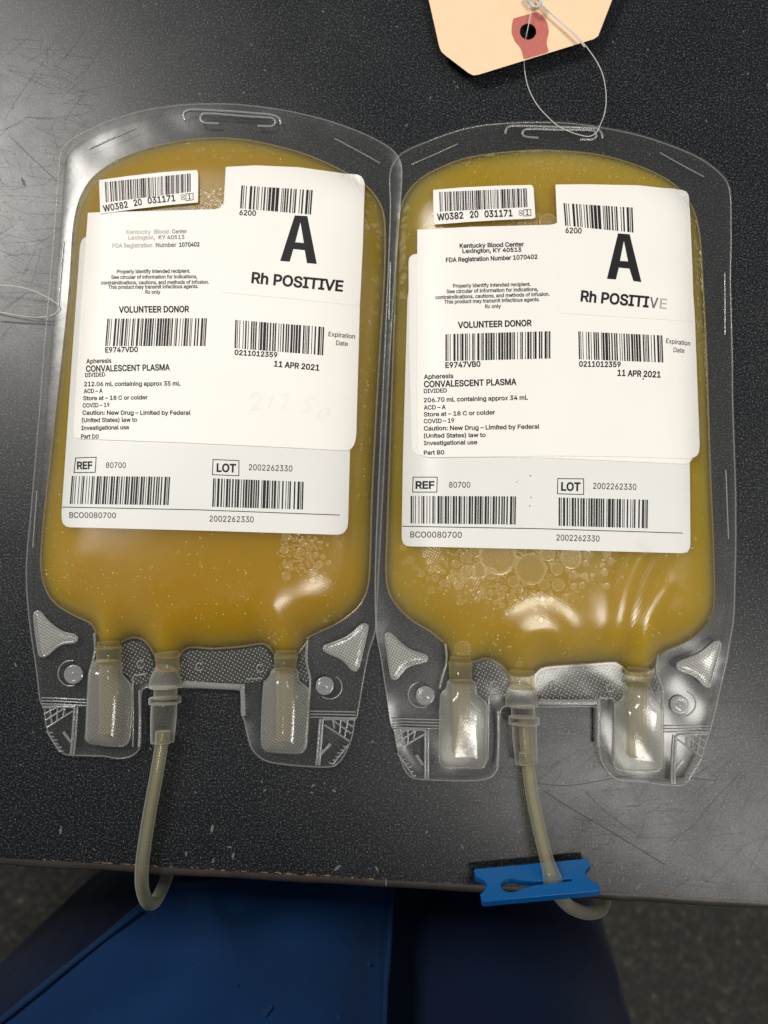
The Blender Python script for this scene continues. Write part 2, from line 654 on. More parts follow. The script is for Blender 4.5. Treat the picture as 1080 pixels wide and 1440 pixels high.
def ribbon(pts, w, z):
    P = np.asarray(pts, float)
    T = np.gradient(P, axis=0)
    T /= np.maximum(np.linalg.norm(T, axis=1), 1e-9)[:, None]
    nrm = np.stack([-T[:, 1], T[:, 0]], 1)
    n = len(P)
    ww = w * np.minimum(1, 0.25 + np.minimum(np.arange(n), np.arange(n)[::-1]) * 0.8)
    a, b = P + nrm * ww[:, None] * 0.5, P - nrm * ww[:, None] * 0.5
    V = [(x, y, z) for x, y in a] + [(x, y, z) for x, y in b]
    F = [(n + i, n + i + 1, i + 1, i) for i in range(n - 1)]
    return np.array(V), F


def on_table(u, v):
    return v < 1200 + 0.0574 * u


def scratch_set(n, box, lmin, lmax, w, seed):
    r = random.Random(seed)
    out = []
    while len(out) < n:
        u, v = r.uniform(box[0], box[2]), r.uniform(box[1], box[3])
        a = r.choice([r.uniform(0, math.pi), r.gauss(0.6, 0.25), r.gauss(2.4, 0.3), r.gauss(0.05, 0.1)])
        l = r.uniform(lmin, lmax) * r.random() ** 0.7
        bend = r.uniform(-0.12, 0.12)
        pts = []
        for k in range(7):
            t = (k / 6 - 0.5) * l
            pts.append((u + t * math.cos(a) - bend * t * t / max(l, 1) * math.sin(a), v + t * math.sin(a) + bend * t * t / max(l, 1) * math.cos(a)))
        if not all(on_table(*p) for p in pts):
            continue
        q = unp(pts, 0)[:, :2]
        out.append(ribbon(q, r.uniform(0.5, 1.2) * w, 0.00004))
    return out


S = scratch_set(620, (600, 960, 1100, 1260), 10, 120, 0.000085, 1)
S += scratch_set(320, (-20, 60, 130, 480), 8, 95, 0.00008, 2)
S += scratch_set(80, (-20, -20, 1100, 260), 15, 140, 0.00010, 3)
S += scratch_set(60, (-20, 800, 560, 1240), 12, 60, 0.00011, 4)
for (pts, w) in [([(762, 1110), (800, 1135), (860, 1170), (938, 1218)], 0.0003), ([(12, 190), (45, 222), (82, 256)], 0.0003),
                 ([(30, 250), (36, 262)], 0.0009), ([(0, 452), (40, 455), (78, 457)], 0.0006), ([(20, 443), (48, 447), (76, 453)], 0.0003),  # last two: dark strips painted for the glare's edge and the string's shadow
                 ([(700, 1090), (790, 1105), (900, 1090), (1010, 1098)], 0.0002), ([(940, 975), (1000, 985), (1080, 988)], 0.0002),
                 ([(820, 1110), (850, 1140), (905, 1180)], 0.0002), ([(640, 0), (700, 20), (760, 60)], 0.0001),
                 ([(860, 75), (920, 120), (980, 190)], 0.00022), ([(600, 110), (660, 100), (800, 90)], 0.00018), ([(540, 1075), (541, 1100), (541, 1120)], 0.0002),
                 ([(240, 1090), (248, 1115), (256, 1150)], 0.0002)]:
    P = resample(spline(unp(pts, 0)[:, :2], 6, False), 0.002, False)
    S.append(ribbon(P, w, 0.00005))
o = mesh_obj('scratches_and_shade_lines', *join(S), M['scratch_shade'], TABLE, smooth=False)
o['kind'] = 'stuff'


def chip(u, v, a, b, ang, r, z=0.00006):
    c = unp([(u, v)], 0)[0]
    n = 9
    V = [(c[0], c[1], z)]
    for k in range(n):
        t = 2 * math.pi * k / n
        x, y = a * math.cos(t) * r.uniform(0.5, 1.2), b * math.sin(t) * r.uniform(0.5, 1.2)
        V.append((c[0] + x * math.cos(ang) - y * math.sin(ang), c[1] + x * math.sin(ang) + y * math.cos(ang), z))
    return np.array(V), [(0, 1 + k, 1 + (k + 1) % n) for k in range(n)]


C = []
r = random.Random(5)
for (u, v, s, a) in [(85, 1168, 7, 1.7), (299, 1165, 9, 1.8), (300, 1210, 6, 2), (328, 1203, 8, 1.6), (475, 1220, 8, 2.4), (323, 1191, 5, 0), (262, 1201, 6, 1.4),
                     (543, 1240, 6, 1.5), (530, 1222, 6, 1.2), (470, 1112, 5, .4), (440, 1105, 5, 2.6), (368, 1099, 4, 1), (800, 1030, 6, 2.2), (797, 1072, 5, .3),
                     (836, 1216, 8, 2.1), (873, 1218, 9, 1.4), (857, 1237, 6, 1.2), (876, 1236, 7, 2), (898, 1246, 10, 2.3), (990, 1237, 9, 1.2), (1030, 1240, 7, 2.3),
                     (1000, 1165, 4, 1), (968, 1130, 5, 2), (952, 1160, 5, 1.4), (1058, 1215, 6, 2.2), (1060, 1120, 4, .5), (898, 1105, 4, 1), (33, 257, 6, 2.0), (30, 1075, 3, 0), (22, 935, 5, 1),
                     (40, 360, 3, 1.5), (35, 380, 3, 1.5), (730, 1170, 4, 2), (650, 1190, 5, 1), (600, 1170, 4, 2), (930, 1225, 5, 1), (960, 1190, 4, 0.3), (1020, 1190, 5, 2.4)]:
    C.append(chip(u, v, s * 0.00020, s * 0.00007, -a, r))
for _ in range(150):
    u, v = r.uniform(0, 1080), r.uniform(0, 1250)
    if v < 850:
        u, v = r.choice([(r.uniform(0, 90), v), (u, r.uniform(0, 220))])
    if on_table(u, v + 6):
        s = r.uniform(1.2, 3.6)
        C.append(chip(u, v, s * 0.0002, s * 0.00009, r.uniform(0, 3.1), r))
o = mesh_obj('chips', *join(C), M['chip'], TABLE, smooth=False)
o['kind'] = 'stuff'
C = []
for _ in range(46):
    u = r.choice([r.uniform(-10, 1090), r.uniform(60, 560)])
    q = c0 + ed * 0
    v = 1206 + 0.0574 * u - r.uniform(0, 1.5)
    C.append(chip(u, v, r.uniform(0.0004, 0.0018), r.uniform(0.00008, 0.0003), -0.057, r, 0.00007))
o = mesh_obj('edge_wear', *join(C), M['tan_chip'], TABLE, smooth=False)
o['kind'] = 'stuff'


# ------------------------------------------------------------------ lettering
TEXTQ = []


def text(s, x0, y0, x1, y1, cap, mat='ink', bold=0.012):
    TEXTQ.append(dict(s=s, a=(x0, y0), b=(x1, y1), cap=cap, mat=mat, bold=bold))
    return TEXTQ[-1]


BIG_A = {False: (310, 230, [(412, 672), (513, 358), (600, 362), (665, 693), (597, 687), (582, 598), (503, 590), (478, 677)], [(552, 405), (516, 543), (576, 548)]),
         True: (770, 250, [(410, 697), (487, 383), (567, 390), (648, 720), (593, 713), (565, 627), (492, 620), (472, 702)], [(527, 435), (500, 573), (556, 577)])}


def resample_keep(P, step):
    out = []
    for a, b in zip(P, np.roll(P, -1, 0)):
        n = max(int(np.linalg.norm(b - a) / step), 1)
        out += [a + (b - a) * k / n for k in range(n)]
    return np.array(out)


def realise_texts():
    objs = {}
    font = None
    try:                                    # Blender's own sans-serif, if this build ships it
        fp = os.path.join(bpy.utils.system_resource('DATAFILES'), 'fonts', 'Inter.woff2')
        if os.path.exists(fp):
            font = bpy.data.fonts.load(fp)
    except Exception:
        font = None

    def mk(s, bold):
        c = bpy.data.curves.new('tmp', 'FONT')
        if font:
            c.font = font
        c.body = s
        c.size = 1.0
        c.resolution_u = 3
        o = bpy.data.objects.new('tmp', c)
        COL.objects.link(o)
        return o
    for q in TEXTQ:
        key = (q['s'], q['bold'])
        if key not in objs:
            objs[key] = mk(*key)
    href = mk('H', 0.0)
    bpy.context.view_layer.update()
    dg = bpy.context.evaluated_depsgraph_get()
    geo = {}

    def grab(o, bold):
        """outline of the text, filled by winding number (the font's strokes overlap)"""
        oe = o.evaluated_get(dg)
        cu = oe.to_curve(dg)
        loops = []
        for sp in cu.splines:
            bp = sp.bezier_points
            n = len(bp)
            L_ = []
            for i in range(n):
                p, q = bp[i], bp[(i + 1) % n]
                a_, b_, c_, d_ = [np.array(w[:2]) for w in (p.co, p.handle_right, q.handle_left, q.co)]
                bent = abs(np.cross(b_ - a_, d_ - a_)) + abs(np.cross(c_ - a_, d_ - a_)) > 1e-6
                for t in (np.arange(4) / 4 if bent else [0.0]):
                    L_.append((1 - t)**3 * a_ + 3 * (1 - t)**2 * t * b_ + 3 * (1 - t) * t * t * c_ + t**3 * d_)
            L_ = np.array(L_)
            keep = np.linalg.norm(L_ - np.roll(L_, 1, 0), axis=1) > 1e-6
            if keep.sum() >= 3:
                loops.append(L_[keep])
        oe.to_curve_clear()
        area_ = [0.5 * np.sum(l[:, 0] * np.roll(l[:, 1], -1) - np.roll(l[:, 0], -1) * l[:, 1]) for l in loops]
        sgn = 1.0 if sum(area_) > 0 else -1.0
        if bold:
            for i, l in enumerate(loops):
                e1_ = l - np.roll(l, 1, 0)
                e2_ = np.roll(l, -1, 0) - l
                n1 = np.stack([e1_[:, 1], -e1_[:, 0]], 1) / np.linalg.norm(e1_, axis=1)[:, None]
                n2 = np.stack([e2_[:, 1], -e2_[:, 0]], 1) / np.linalg.norm(e2_, axis=1)[:, None]
                m_ = n1 + n2
                k_ = np.maximum((m_ * m_).sum(1) / 2, 0.7)
                loops[i] = l + sgn * bold * m_ / k_[:, None]
        pts, edges, base = [], [], 0
        for l in loops:
            pts += [Vector(q.tolist()) for q in l]
            edges += [(base + i, base + (i + 1) % len(l)) for i in range(len(l))]
            base += len(l)
        v, e, f, *_ = delaunay_2d_cdt(pts, edges, [], 0, 1e-6)
        V = np.array([(q.x, q.y) for q in v])
        T = np.array([list(t) for t in f if len(t) == 3])
        c = V[T].mean(1)
        wn = np.zeros(len(c), int)
        for l in loops:
            lo, hi = l.min(0), l.max(0)
            m_ = (c[:, 0] >= lo[0]) & (c[:, 0] <= hi[0]) & (c[:, 1] >= lo[1]) & (c[:, 1] <= hi[1])
            if not m_.any():
                continue
            x, y = c[m_, 0], c[m_, 1]
            w_ = np.zeros(len(x), int)
            for (x1, y1), (x2, y2) in zip(l, np.roll(l, -1, 0)):
                if y1 == y2:
                    continue
                xi = (x2 - x1) * (y - y1) / (y2 - y1) + x1
                w_ += ((y1 <= y) & (y2 > y) & (xi > x)).astype(int) - ((y2 <= y) & (y1 > y) & (xi > x)).astype(int)
            wn[m_] += w_
        T = T[wn != 0]
        A = V[T]
        ar = (A[:, 1, 0] - A[:, 0, 0]) * (A[:, 2, 1] - A[:, 0, 1]) - (A[:, 1, 1] - A[:, 0, 1]) * (A[:, 2, 0] - A[:, 0, 0])
        T[ar < 0] = T[ar < 0][:, ::-1]
        used = np.unique(T)
        mp = np.full(len(V), -1)
        mp[used] = np.arange(len(used))
        return V[used], [tuple(mp[t]) for t in T]
    capu = grab(href, 0)[0][:, 1].max()
    for k, o in objs.items():
        geo[k] = grab(o, k[1])
    for o in list(objs.values()) + [href]:
        c = o.data
        bpy.data.objects.remove(o)
        bpy.data.curves.remove(c)
    for q in TEXTQ:
        if q['s'] == 'A':                   # the big letter, drawn to its own outline
            ox, oy, o_, h_ = BIG_A[q['a'][0] > 540]
            pv = np.array(o_, float) / 4.909 + (ox, oy)
            ph = np.array(h_, float) / 4.909 + (ox, oy)
            V2, T = fill(resample_keep(pv, 8), [ph], step=8)
            q['px'], q['F'] = V2, [tuple(t) for t in T[:, ::-1]]
            continue
        V, F = geo[(q['s'], q['bold'])]
        a, b = np.array(q['a']), np.array(q['b'])
        d = b - a
        w = np.linalg.norm(d)
        d = d / w
        nrm = np.array([d[1], -d[0]])       # up on the paper (pixel y runs down)
        lo, hi = V[:, 0].min(), V[:, 0].max()
        X = (V[:, 0] - lo) / (hi - lo) * w
        Y = V[:, 1] / capu * q['cap']
        q['px'] = a + X[:, None] * d + Y[:, None] * nrm
        q['F'] = F


C128 = ("212222 222122 222221 121223 121322 131222 122213 122312 132212 221213 221312 231212 112232 122132 122231 113222 123122 "
        "123221 223211 221132 221231 213212 223112 312131 311222 321122 321221 312212 322112 322211 212123 212321 232121 111323 "
        "131123 131321 112313 132113 132311 211313 231113 231311 112133 112331 132131 113123 113321 133121 313121 211331 231131 "
        "213113 213311 213131 311123 311321 331121 312113 312311 332111 314111 221411 431111 111224 111422 121124 121421 141122 "
        "141221 112214 112412 122114 122411 142112 142211 241211 221114 413111 241112 134111 111242 121142 121241 114212 124112 "
        "124211 411212 421112 421211 212141 214121 412121 111143 111341 131141 114113 114311 411113 411311 113141 114131 311141 "
        "411131 211412 211214 211232 2331112").split()


def c128(segs):
    codes = []
    for i, (st_, s) in enumerate(segs):
        if st_ == 'B':
            codes.append(104 if i == 0 else 100)
            codes += [ord(ch) - 32 for ch in s]
        else:
            codes.append(105 if i == 0 else 99)
            codes += [int(s[k:k + 2]) for k in range(0, len(s), 2)]
    chk = codes[0] + sum(k * c for k, c in enumerate(codes[1:], 1))
    codes += [chk % 103, 106]
    w = [int(ch) for c in codes for ch in C128[c]]
    tot = sum(w)
    x, out = 0, []
    for i, k in enumerate(w):
        if i % 2 == 0:
            out.append((x / tot, (x + k) / tot))
        x += k
    return out


def bar_px(segs, quad):
    tl, tr, br, bl = [np.array(q, float) for q in quad]
    V, F = [], []
    n = 6
    for (a, b) in c128(segs):
        base = len(V)
        for j in range(n + 1):
            t = j / n
            lft, rgt = tl + (bl - tl) * t, tr + (br - tr) * t
            V.append(lft + (rgt - lft) * a)
            V.append(lft + (rgt - lft) * b)
        for j in range(n):
            q = base + 2 * j
            F.append((q + 2, q + 3, q + 1, q))
    return np.array(V), F


def line_px(pts, w, closed=False, step=5):
    P = np.asarray(pts, float)
    if closed:
        P = np.vstack([P, P[:1]])
    parts = []
    if closed:
        for a, b in zip(P[:-1], P[1:]):
            d = (b - a) / np.linalg.norm(b - a) * w * 0.5
            Q = resample(np.array([a - d, b + d]), step, False)
            t = np.array([-d[1], d[0]])
            n = len(Q)
            parts.append((np.vstack([Q + t, Q - t]), [(i, i + 1, n + i + 1, n + i) for i in range(n - 1)]))
        return join(parts)
    Q = resample(P, step, False)
    T = np.gradient(Q, axis=0)
    T /= np.maximum(np.linalg.norm(T, axis=1), 1e-9)[:, None]
    t = np.stack([-T[:, 1], T[:, 0]], 1) * w * 0.5
    n = len(Q)
    return np.vstack([Q + t, Q - t]), [(i, i + 1, n + i + 1, n + i) for i in range(n - 1)]


# ------------------------------------------------------------------ the bag
ZS = 0.0016            # height of the weld seam above the table


class Bag:
    def __init__(self, spec):
        self.s = spec
        cp = np.array(spec['chamber'], float)
        P = unp(spline(cp, 8), ZS)[:, :2]
        self.poly = resample(P, 0.0016)
        lo, hi = self.poly.min(0) - 0.003, self.poly.max(0) + 0.003
        self.h = 0.0008
        self.lo = lo
        nx, ny = int((hi[0] - lo[0]) / self.h) + 2, int((hi[1] - lo[1]) / self.h) + 2
        gx, gy = np.meshgrid(lo[0] + np.arange(nx) * self.h, lo[1] + np.arange(ny) * self.h, indexing='ij')
        G = np.stack([gx.ravel(), gy.ravel()], 1)
        ins = inside(G, self.poly)
        coarse = self.poly[::2]
        d = segdist(G, coarse) * np.where(ins, 1, -1)
        d = d.reshape(nx, ny)
        q = np.clip(d / spec['shoulder'], 0, 1)
        z = spec['height'] * (1 - (1 - q) ** 3.0)
        # the liquid settles towards the ports; broad unevenness of a soft bag
        X, Y = gx - lo[0], gy - lo[1]
        z = z * (1.22 - 0.42 * np.clip((Y - 0.02) / 0.15, 0, 1))
        ph = spec['phase']
        z = z * (1 + 0.035 * np.sin(X * 62 + ph) * np.sin(Y * 48 + 1.3 * ph) + 0.03 * np.sin(X * 31 - Y * 26 + ph))
        for _ in range(14):
            zp = np.pad(z, 1, mode='edge')
            z = (zp[1:-1, 1:-1] * 4 + zp[:-2, 1:-1] + zp[2:, 1:-1] + zp[1:-1, :-2] + zp[1:-1, 2:]) / 8
        for (pts, amp, wid) in spec['folds']:
            F = unp(spline(np.array(pts, float), 5, False), 0.009)[:, :2]
            m = segdist(G, F, False).reshape(nx, ny)
            z = z + amp * np.exp(-(m / wid) ** 2) * np.clip(d / 0.008, 0, 1)
        z = z * np.clip(d / 0.0022, 0, 1) ** 0.8
        self.z = ZS + np.maximum(z, 0)
        self.d = d

    def _s(self, A, xy):
        f = (np.asarray(xy) - self.lo) / self.h
        i = np.clip(np.floor(f).astype(int), 0, np.array(A.shape) - 2)
        t = np.clip(f - i, 0, 1)
        a, b = i[:, 0], i[:, 1]
        return (A[a, b] * (1 - t[:, 0]) * (1 - t[:, 1]) + A[a + 1, b] * t[:, 0] * (1 - t[:, 1])
                + A[a, b + 1] * (1 - t[:, 0]) * t[:, 1] + A[a + 1, b + 1] * t[:, 0] * t[:, 1])

    def top(self, xy):
        return self._s(self.z, xy)

    def lay(self, px, off):
        """photo points laid on the top of the bag, off metres above it"""
        z = np.full(len(px), 0.012)
        for _ in range(7):
            w = unp(px, z)
            z = 0.4 * z + 0.6 * (self.top(w[:, :2]) + off)
        w = unp(px, z)
        w[:, 2] = self.top(w[:, :2]) + off
        return w


def blister(name, px, base, height, shoulder, mat, parent, step=0.0011, nspl=5, power=0.6, botdrop=0.0):
    P = resample(unp(spline(np.array(px, float), nspl), base)[:, :2], 0.0011)
    V2, T = fill(P, step=step)
    d = segdist(V2, P)
    q = np.clip(d / shoulder, 0, 1)
    fzv = FZ[0](V2) if FZ[0] is not None else 0
    z = base + height * (1 - (1 - q) ** 2) ** power + fzv
    top = np.column_stack([V2, z])
    bot = np.column_stack([V2, np.full(len(V2), base - 0.0001 - botdrop) + fzv])
    V, F = solid(top, bot, T)
    return mesh_obj(name, V, F, mat, parent)


FZ = [None]


def bead_px(pts, z, rad, n=6, closed=False, flat=0.7, segs=6, step=0.0012, spl=True):
    P = np.array(pts, float)
    if spl:
        P = spline(P, n, closed)
    Q = unp(P, z)
    Q = resample(Q, step, closed)
    if FZ[0] is not None:
        Q[:, 2] += FZ[0](Q[:, :2])
    if closed:
        Q = np.vstack([Q, Q[:1]])
    return sweep(Q, rad, segs, flat, cap=not closed)


def film_z(xy, seed, amp):
    x, y = xy[:, 0], xy[:, 1]
    s = seed * 1.7
    return amp * (np.sin(x * 190 + s) * np.sin(y * 150 + 2 * s) * 0.5 + 0.35 * np.sin(x * 90 - y * 120 + s) + 0.25 * np.sin(x * 340 + y * 260 + 3 * s))


def build_bag(S, label):
    B = Bag(S)
    cen = B.poly.mean(0)
    T0 = thing('plasma_bag', (cen[0], cen[1], 0), label, 'plasma bag', 'plasma bags lying side by side on the table')
    # liquid filled chamber -------------------------------------------------
    V2, T = fill(B.poly, step=0.0016)
    d = segdist(V2, B.poly)
    top = np.column_stack([V2, B.top(V2)])
    on = d < 1e-6
    top[on, 2] = ZS + 0.0002
    bot = np.column_stack([V2, 0.0004 + (ZS - 0.0006) * np.exp(-d / 0.003)])
    V, F = solid(top, bot, T)
    body = mesh_obj('plasma_pouch', V, F, M[S['plasma']], T0)
    # flange of welded film ---------------------------------------------------
    out_px = spline(np.array(S['outline'], float), 6)
    outer = resample(unp(out_px, 0.0014)[:, :2], 0.0018)
    hole = resample(B.poly, 0.0018)
    V2, T = fill(outer, [hole], step=0.0024)
    ylow = unp([(0, 860)], 0)[0][1]

    def fz(xy):
        amp = np.clip(segdist(xy, hole) / 0.006, 0, 1)
        low = np.clip((ylow - xy[:, 1]) / 0.02, 0, 1)
        dout = segdist(xy, outer[::2])
        lift = 0.0008 * np.exp(-dout / 0.0022) + 0.0004 * np.exp(-segdist(xy, hole[::2]) / 0.004)
        return lift + np.maximum(amp * film_z(xy, S['phase'], 1.0) * (0.00022 + S['flapwave'] * low), -0.0006)
    FZ[0] = fz
    z = 0.0012 + S['zlift'] + fz(V2)
    top = np.column_stack([V2, z + 0.0006])
    bot = np.column_stack([V2, z])
    V, F = solid(top, bot, T)
    fl = mesh_obj('film_flange', V, F, M['film'], T0)
    # fine weld line along the outside edge and round the chamber
    P = unp(out_px, 0.0016 + S['zlift'])
    P = resample(P, 0.0016)
    P[:, 2] += fz(P[:, :2])
    P = np.vstack([P, P[:1]])
    a = sweep(P, 0.00026, 6, 0.8, False)
    mesh_obj('outer_edge', *a, M['edge_weld'], fl)
    Q = np.column_stack([B.poly, np.full(len(B.poly), ZS + 0.0003)])
    Q = np.vstack([Q, Q[:1]])
    mesh_obj('seam', *sweep(Q, 0.00035, 5, 0.7, False), M['seam'], fl)
    zt = 0.0021 + S['zlift']
    for pts in S['slits']:
        mesh_obj('edge_slit', *bead_px(pts, zt, 0.00022, spl=False), M['bead'], fl)
    for pts in S['hanger']:
        mesh_obj('hanger_slot_ridge', *bead_px(pts, zt, 0.00042), M['bead'], fl)
    # dotted web between the ports
    for pts in S['webs']:
        P = resample(unp(spline(np.array(pts, float), 4), 0.0021)[:, :2], 0.0015)
        V2, T = fill(P, step=0.003)
        zz = fz(V2)
        mesh_obj('dotted_web', *solid(np.column_stack([V2, zt + 0.0006 + zz]), np.column_stack([V2, zt + 0.0004 + zz]), T), M['web'], T0)
    for (pts, rad) in S['bars']:
        mesh_obj('rolled_edge', *bead_px(pts, zt + 0.0002, rad), M['bead'], T0)
    # triangular windows
    for pts in S['triangles']:
        tri = blister('triangular_window', pts, zt - 0.0001, 0.0007, 0.0025, M['pane'], T0)
        mesh_obj('rim', *bead_px(pts, zt + 0.0002, 0.00048, closed=True), M['bead'], tri)
    # round studs with an arc beside each
    for (u, v, rr, au, av, ar, t0, t1) in S['studs']:
        c = u1(u, v, zt)
        c.z += fz(np.array([[c.x, c.y]]))[0]
        k = 0.000262
        a = np.linspace(0, 2 * math.pi, 20)[:-1]
        prof = [(1.0, 0), (1.0, 0.0007), (0.86, 0.0010), (0.68, 0.0008), (0.45, 0.0006), (0.2, 0.0011)]
        V, F = [], []
        for (q, dz) in prof:
            V += [(c.x + rr * k * q * math.cos(t), c.y + rr * k * q * math.sin(t), c.z + dz) for t in a]
        n = len(a)
        for j in range(len(prof) - 1):
            F += [(j * n + i, j * n + (i + 1) % n, (j + 1) * n + (i + 1) % n, (j + 1) * n + i) for i in range(n)]
        F.append(tuple((len(prof) - 1) * n + i for i in range(n)))
        stud = mesh_obj('round_stud', V, F, M['bead'], T0)
        arc = [(au + ar * math.cos(R(t)), av + ar * math.sin(R(t))) for t in np.linspace(t0, t1, 14)]
        mesh_obj('stud_arc', *bead_px(arc, zt, 0.0002, spl=False), M['bead'], stud)
    for (u, v) in S['rings']:
        ring = [(u + 5.5 * math.cos(R(t)), v + 5.8 * math.sin(R(t))) for t in range(20, 340, 20)]
        mesh_obj('small_ring', *bead_px(ring, zt + 0.0006, 0.00022, spl=False), M['bead'], T0)
    # moulded corner pattern on every flap
    for C_ in S['corners']:
        parts = []
        for (pts, rad) in C_['lines']:
            parts.append(bead_px(pts, zt, rad, spl=False))
        a, b, c = [np.array(q, float) for q in C_['hatch']]
        for t in (0.22, 0.45, 0.7):
            parts.append(bead_px([a + (b - a) * t, c + (b - c) * t * 0.8], zt, 0.0003, spl=False))
        for t in (0.35, 0.65):
            parts.append(bead_px([a + (c - a) * t, a + (b - a) * t + (c - b) * 0.0 + (b - a) * 0.1], zt, 0.0003, spl=False))
        (p, q) = [np.array(w, float) for w in C_['ladder']]
        dd = (q - p) / np.linalg.norm(q - p)
        nn = np.array([dd[1], -dd[0]]) * C_['side'] * 6
        parts.append(bead_px([p, q], zt, 0.00026, spl=False))
        for t in np.linspace(0.1, 0.95, 6):
            m = p + (q - p) * t
            parts.append(bead_px([m, m + nn * RND.uniform(0.6, 1.0) + dd * 3], zt, 0.00024, spl=False))
        mesh_obj('corner_moulding', *join(parts), M['bead'], T0)
    for (x0, y0, x1, y1, n) in S['ribs']:
        parts = [bead_px([(x0, y0 + 4.2 * k), (x1, y1 + 4.2 * k)], zt + (0.0 if k else 0.0001), 0.00024, spl=False) for k in range(n)]
        mesh_obj('cross_ribs', *join(parts), M['bead'], T0)
    # the two covered ports
    for Pn in S['ports']:
        t = thing_part('covered_port', T0, Pn, zt)
    # centre port, connector and tubing
    cp = S['centre']
    for (nm, mat, prof) in cp['stack']:
        path, rad = [], []
        for (u, v, rr, zz) in prof:
            path.append(u1(u, v, zz))
            rad.append(rr)
        mesh_obj(nm, *sweep(path, rad, 20), M[mat], T0)
    P = resample(spline(np.array([list(u1(u, v, z)) for (u, v, z) in cp['tube']]), 8, False), 0.0012, False)
    n = len(P)
    rad = np.full(n, cp['tube_r'])
    flat = np.ones(n)
    if cp.get('pinch') is not None:
        pc = np.array(u1(*cp['pinch']))
        dd = np.linalg.norm(P - pc, axis=1)
        g = np.exp(-(dd / 0.005) ** 2)
        rad = rad * (1 + 0.45 * g)
        flat = 1 - 0.62 * g
    tb = mesh_obj('tubing', *sweep(P, rad, 18, flat), M['tube'], T0)
    V, F = sweep(P, rad * 0.62, 12, flat)
    mesh_obj('fluid_column', V, F, M['fluid'], tb)

    # labels -----------------------------------------------------------------
    lab = {}
    for (key, nm, px, off, mat) in S['labels']:
        P = resample(np.array(px, float), 6)
        V2, T = fill(P, step=7)
        T = T[:, ::-1]                          # pixel y runs down
        off_t = off + 0.00012
        lift = np.zeros(len(V2))
        V, F = solid(B.lay(V2, off_t), B.lay(V2, off_t - 0.00022), T)
        lab[key] = mesh_obj(nm, V, F, M[mat], T0, smooth=False)
        lab[key + '_off'] = off_t + 0.00006
    for (key, segs, quad) in S['bars_code']:
        V, F = bar_px(segs, quad)
        mesh_obj('barcode', B.lay(V, lab[key + '_off']), F, M['ink'], lab[key], smooth=False)
    for (key, pts, w, closed, nm, mat) in S['rules']:
        V, F = line_px(pts, w, closed)
        mesh_obj(nm, B.lay(V, lab[key + '_off']), [f[::-1] for f in F], M[mat], lab[key], smooth=False)
    for (key, q) in S['texts']:
        mesh_obj('lettering', B.lay(q['px'], lab[key + '_off']), q['F'], M[q['mat']], lab[key], smooth=False)

    # bubbles ----------------------------------------------------------------
    r = random.Random(int(S['phase'] * 100))
    rim = 18

    def cap_mesh():
        V, F = [(0, 0, 0.16)], []
        rings = [(0.45, 0.15), (0.82, 0.12), (0.93, 0.2), (1.0, 0.0)]
        for (q, z) in rings:
            V += [(q * math.cos(2 * math.pi * i / rim), q * math.sin(2 * math.pi * i / rim), z) for i in range(rim)]
        F += [(0, 1 + i, 1 + (i + 1) % rim) for i in range(rim)]
        for j in range(len(rings) - 1):
            F += [(1 + j * rim + i, 1 + (j + 1) * rim + i, 1 + (j + 1) * rim + (i + 1) % rim, 1 + j * rim + (i + 1) % rim) for i in range(rim)]
        return np.array(V), F
    cv, cf = cap_mesh()
    small = []
    lpoly = [np.array(l[2], float) for l in S['labels']]

    def covered(u, v):
        return any(inside(np.array([(u, v)]), p)[0] for p in lpoly)
    for (u, v, rad) in S['bubbles'](r):
        if covered(u, v):
            continue
        c = B.lay(np.array([(u, v)]), 0.0)[0]
        if B._s(B.d, c[None, :2])[0] < 0.002:
            continue
        e = 0.0006
        gx = (B.top(c[None, :2] + [[e, 0]]) - B.top(c[None, :2] - [[e, 0]]))[0] / (2 * e)
        gy = (B.top(c[None, :2] + [[0, e]]) - B.top(c[None, :2] - [[0, e]]))[0] / (2 * e)
        q = cv * rad * 0.000256
        q = np.column_stack([q[:, 0], q[:, 1], q[:, 2] * min(0.6, 0.00013 / (0.2 * rad * 0.000256)) + gx * q[:, 0] + gy * q[:, 1]])
        q = q + c + [0, 0, 0.00003]
        if rad >= 4.5:
            ob = mesh_obj('bubble', q, cf, M['bubble'], body)
            ob.data.materials.append(M['bubble_rim'])
            ob.data.polygons.foreach_set('material_index', [0] * (2 * rim) + [1] * (len(cf) - 2 * rim))
        else:
            small.append((q, cf))
    o = mesh_obj('fine_bubbles', *join(small), M['bubble'], body)
    o['kind'] = 'stuff'
    # pale flecks floating under the film
    fl_ = []
    clus = [(r.uniform(*S['fleck_box'][0]), r.uniform(*S['fleck_box'][1])) for _ in range(46)]
    uv = []
    for k in range(3200):
        if k % 2:
            uv.append((r.uniform(*S['fleck_box'][0]), r.uniform(*S['fleck_box'][1])))
        else:
            a = r.choice(clus)
            uv.append((a[0] + r.gauss(0, 16), a[1] + r.gauss(0, 13)))
    uv = np.array(uv)
    m = np.ones(len(uv), bool)
    for p in lpoly:
        m &= ~inside(uv, p)
    W_ = B.lay(uv[m], 0.0)
    W_ = W_[B._s(B.d, W_[:, :2]) > 0.0015]
    for c in W_:
        s = 0.00009 + 0.00020 * r.random() ** 3
        n = 5
        ang = r.random() * 6
        Vq = [(c[0], c[1], c[2] + 0.00009)] + [(c[0] + s * r.uniform(.5, 1.5) * math.cos(ang + 6.283 * i / n), c[1] + s * r.uniform(.5, 1.5) * math.sin(ang + 6.283 * i / n), c[2] + 0.00004) for i in range(n)]
        fl_.append((np.array(Vq), [(0, 1 + i, 1 + (i + 1) % n) for i in range(n)]))
    o = mesh_obj('flecks', *join(fl_), M['speck'], body, smooth=False)
    o['kind'] = 'stuff'
    return B


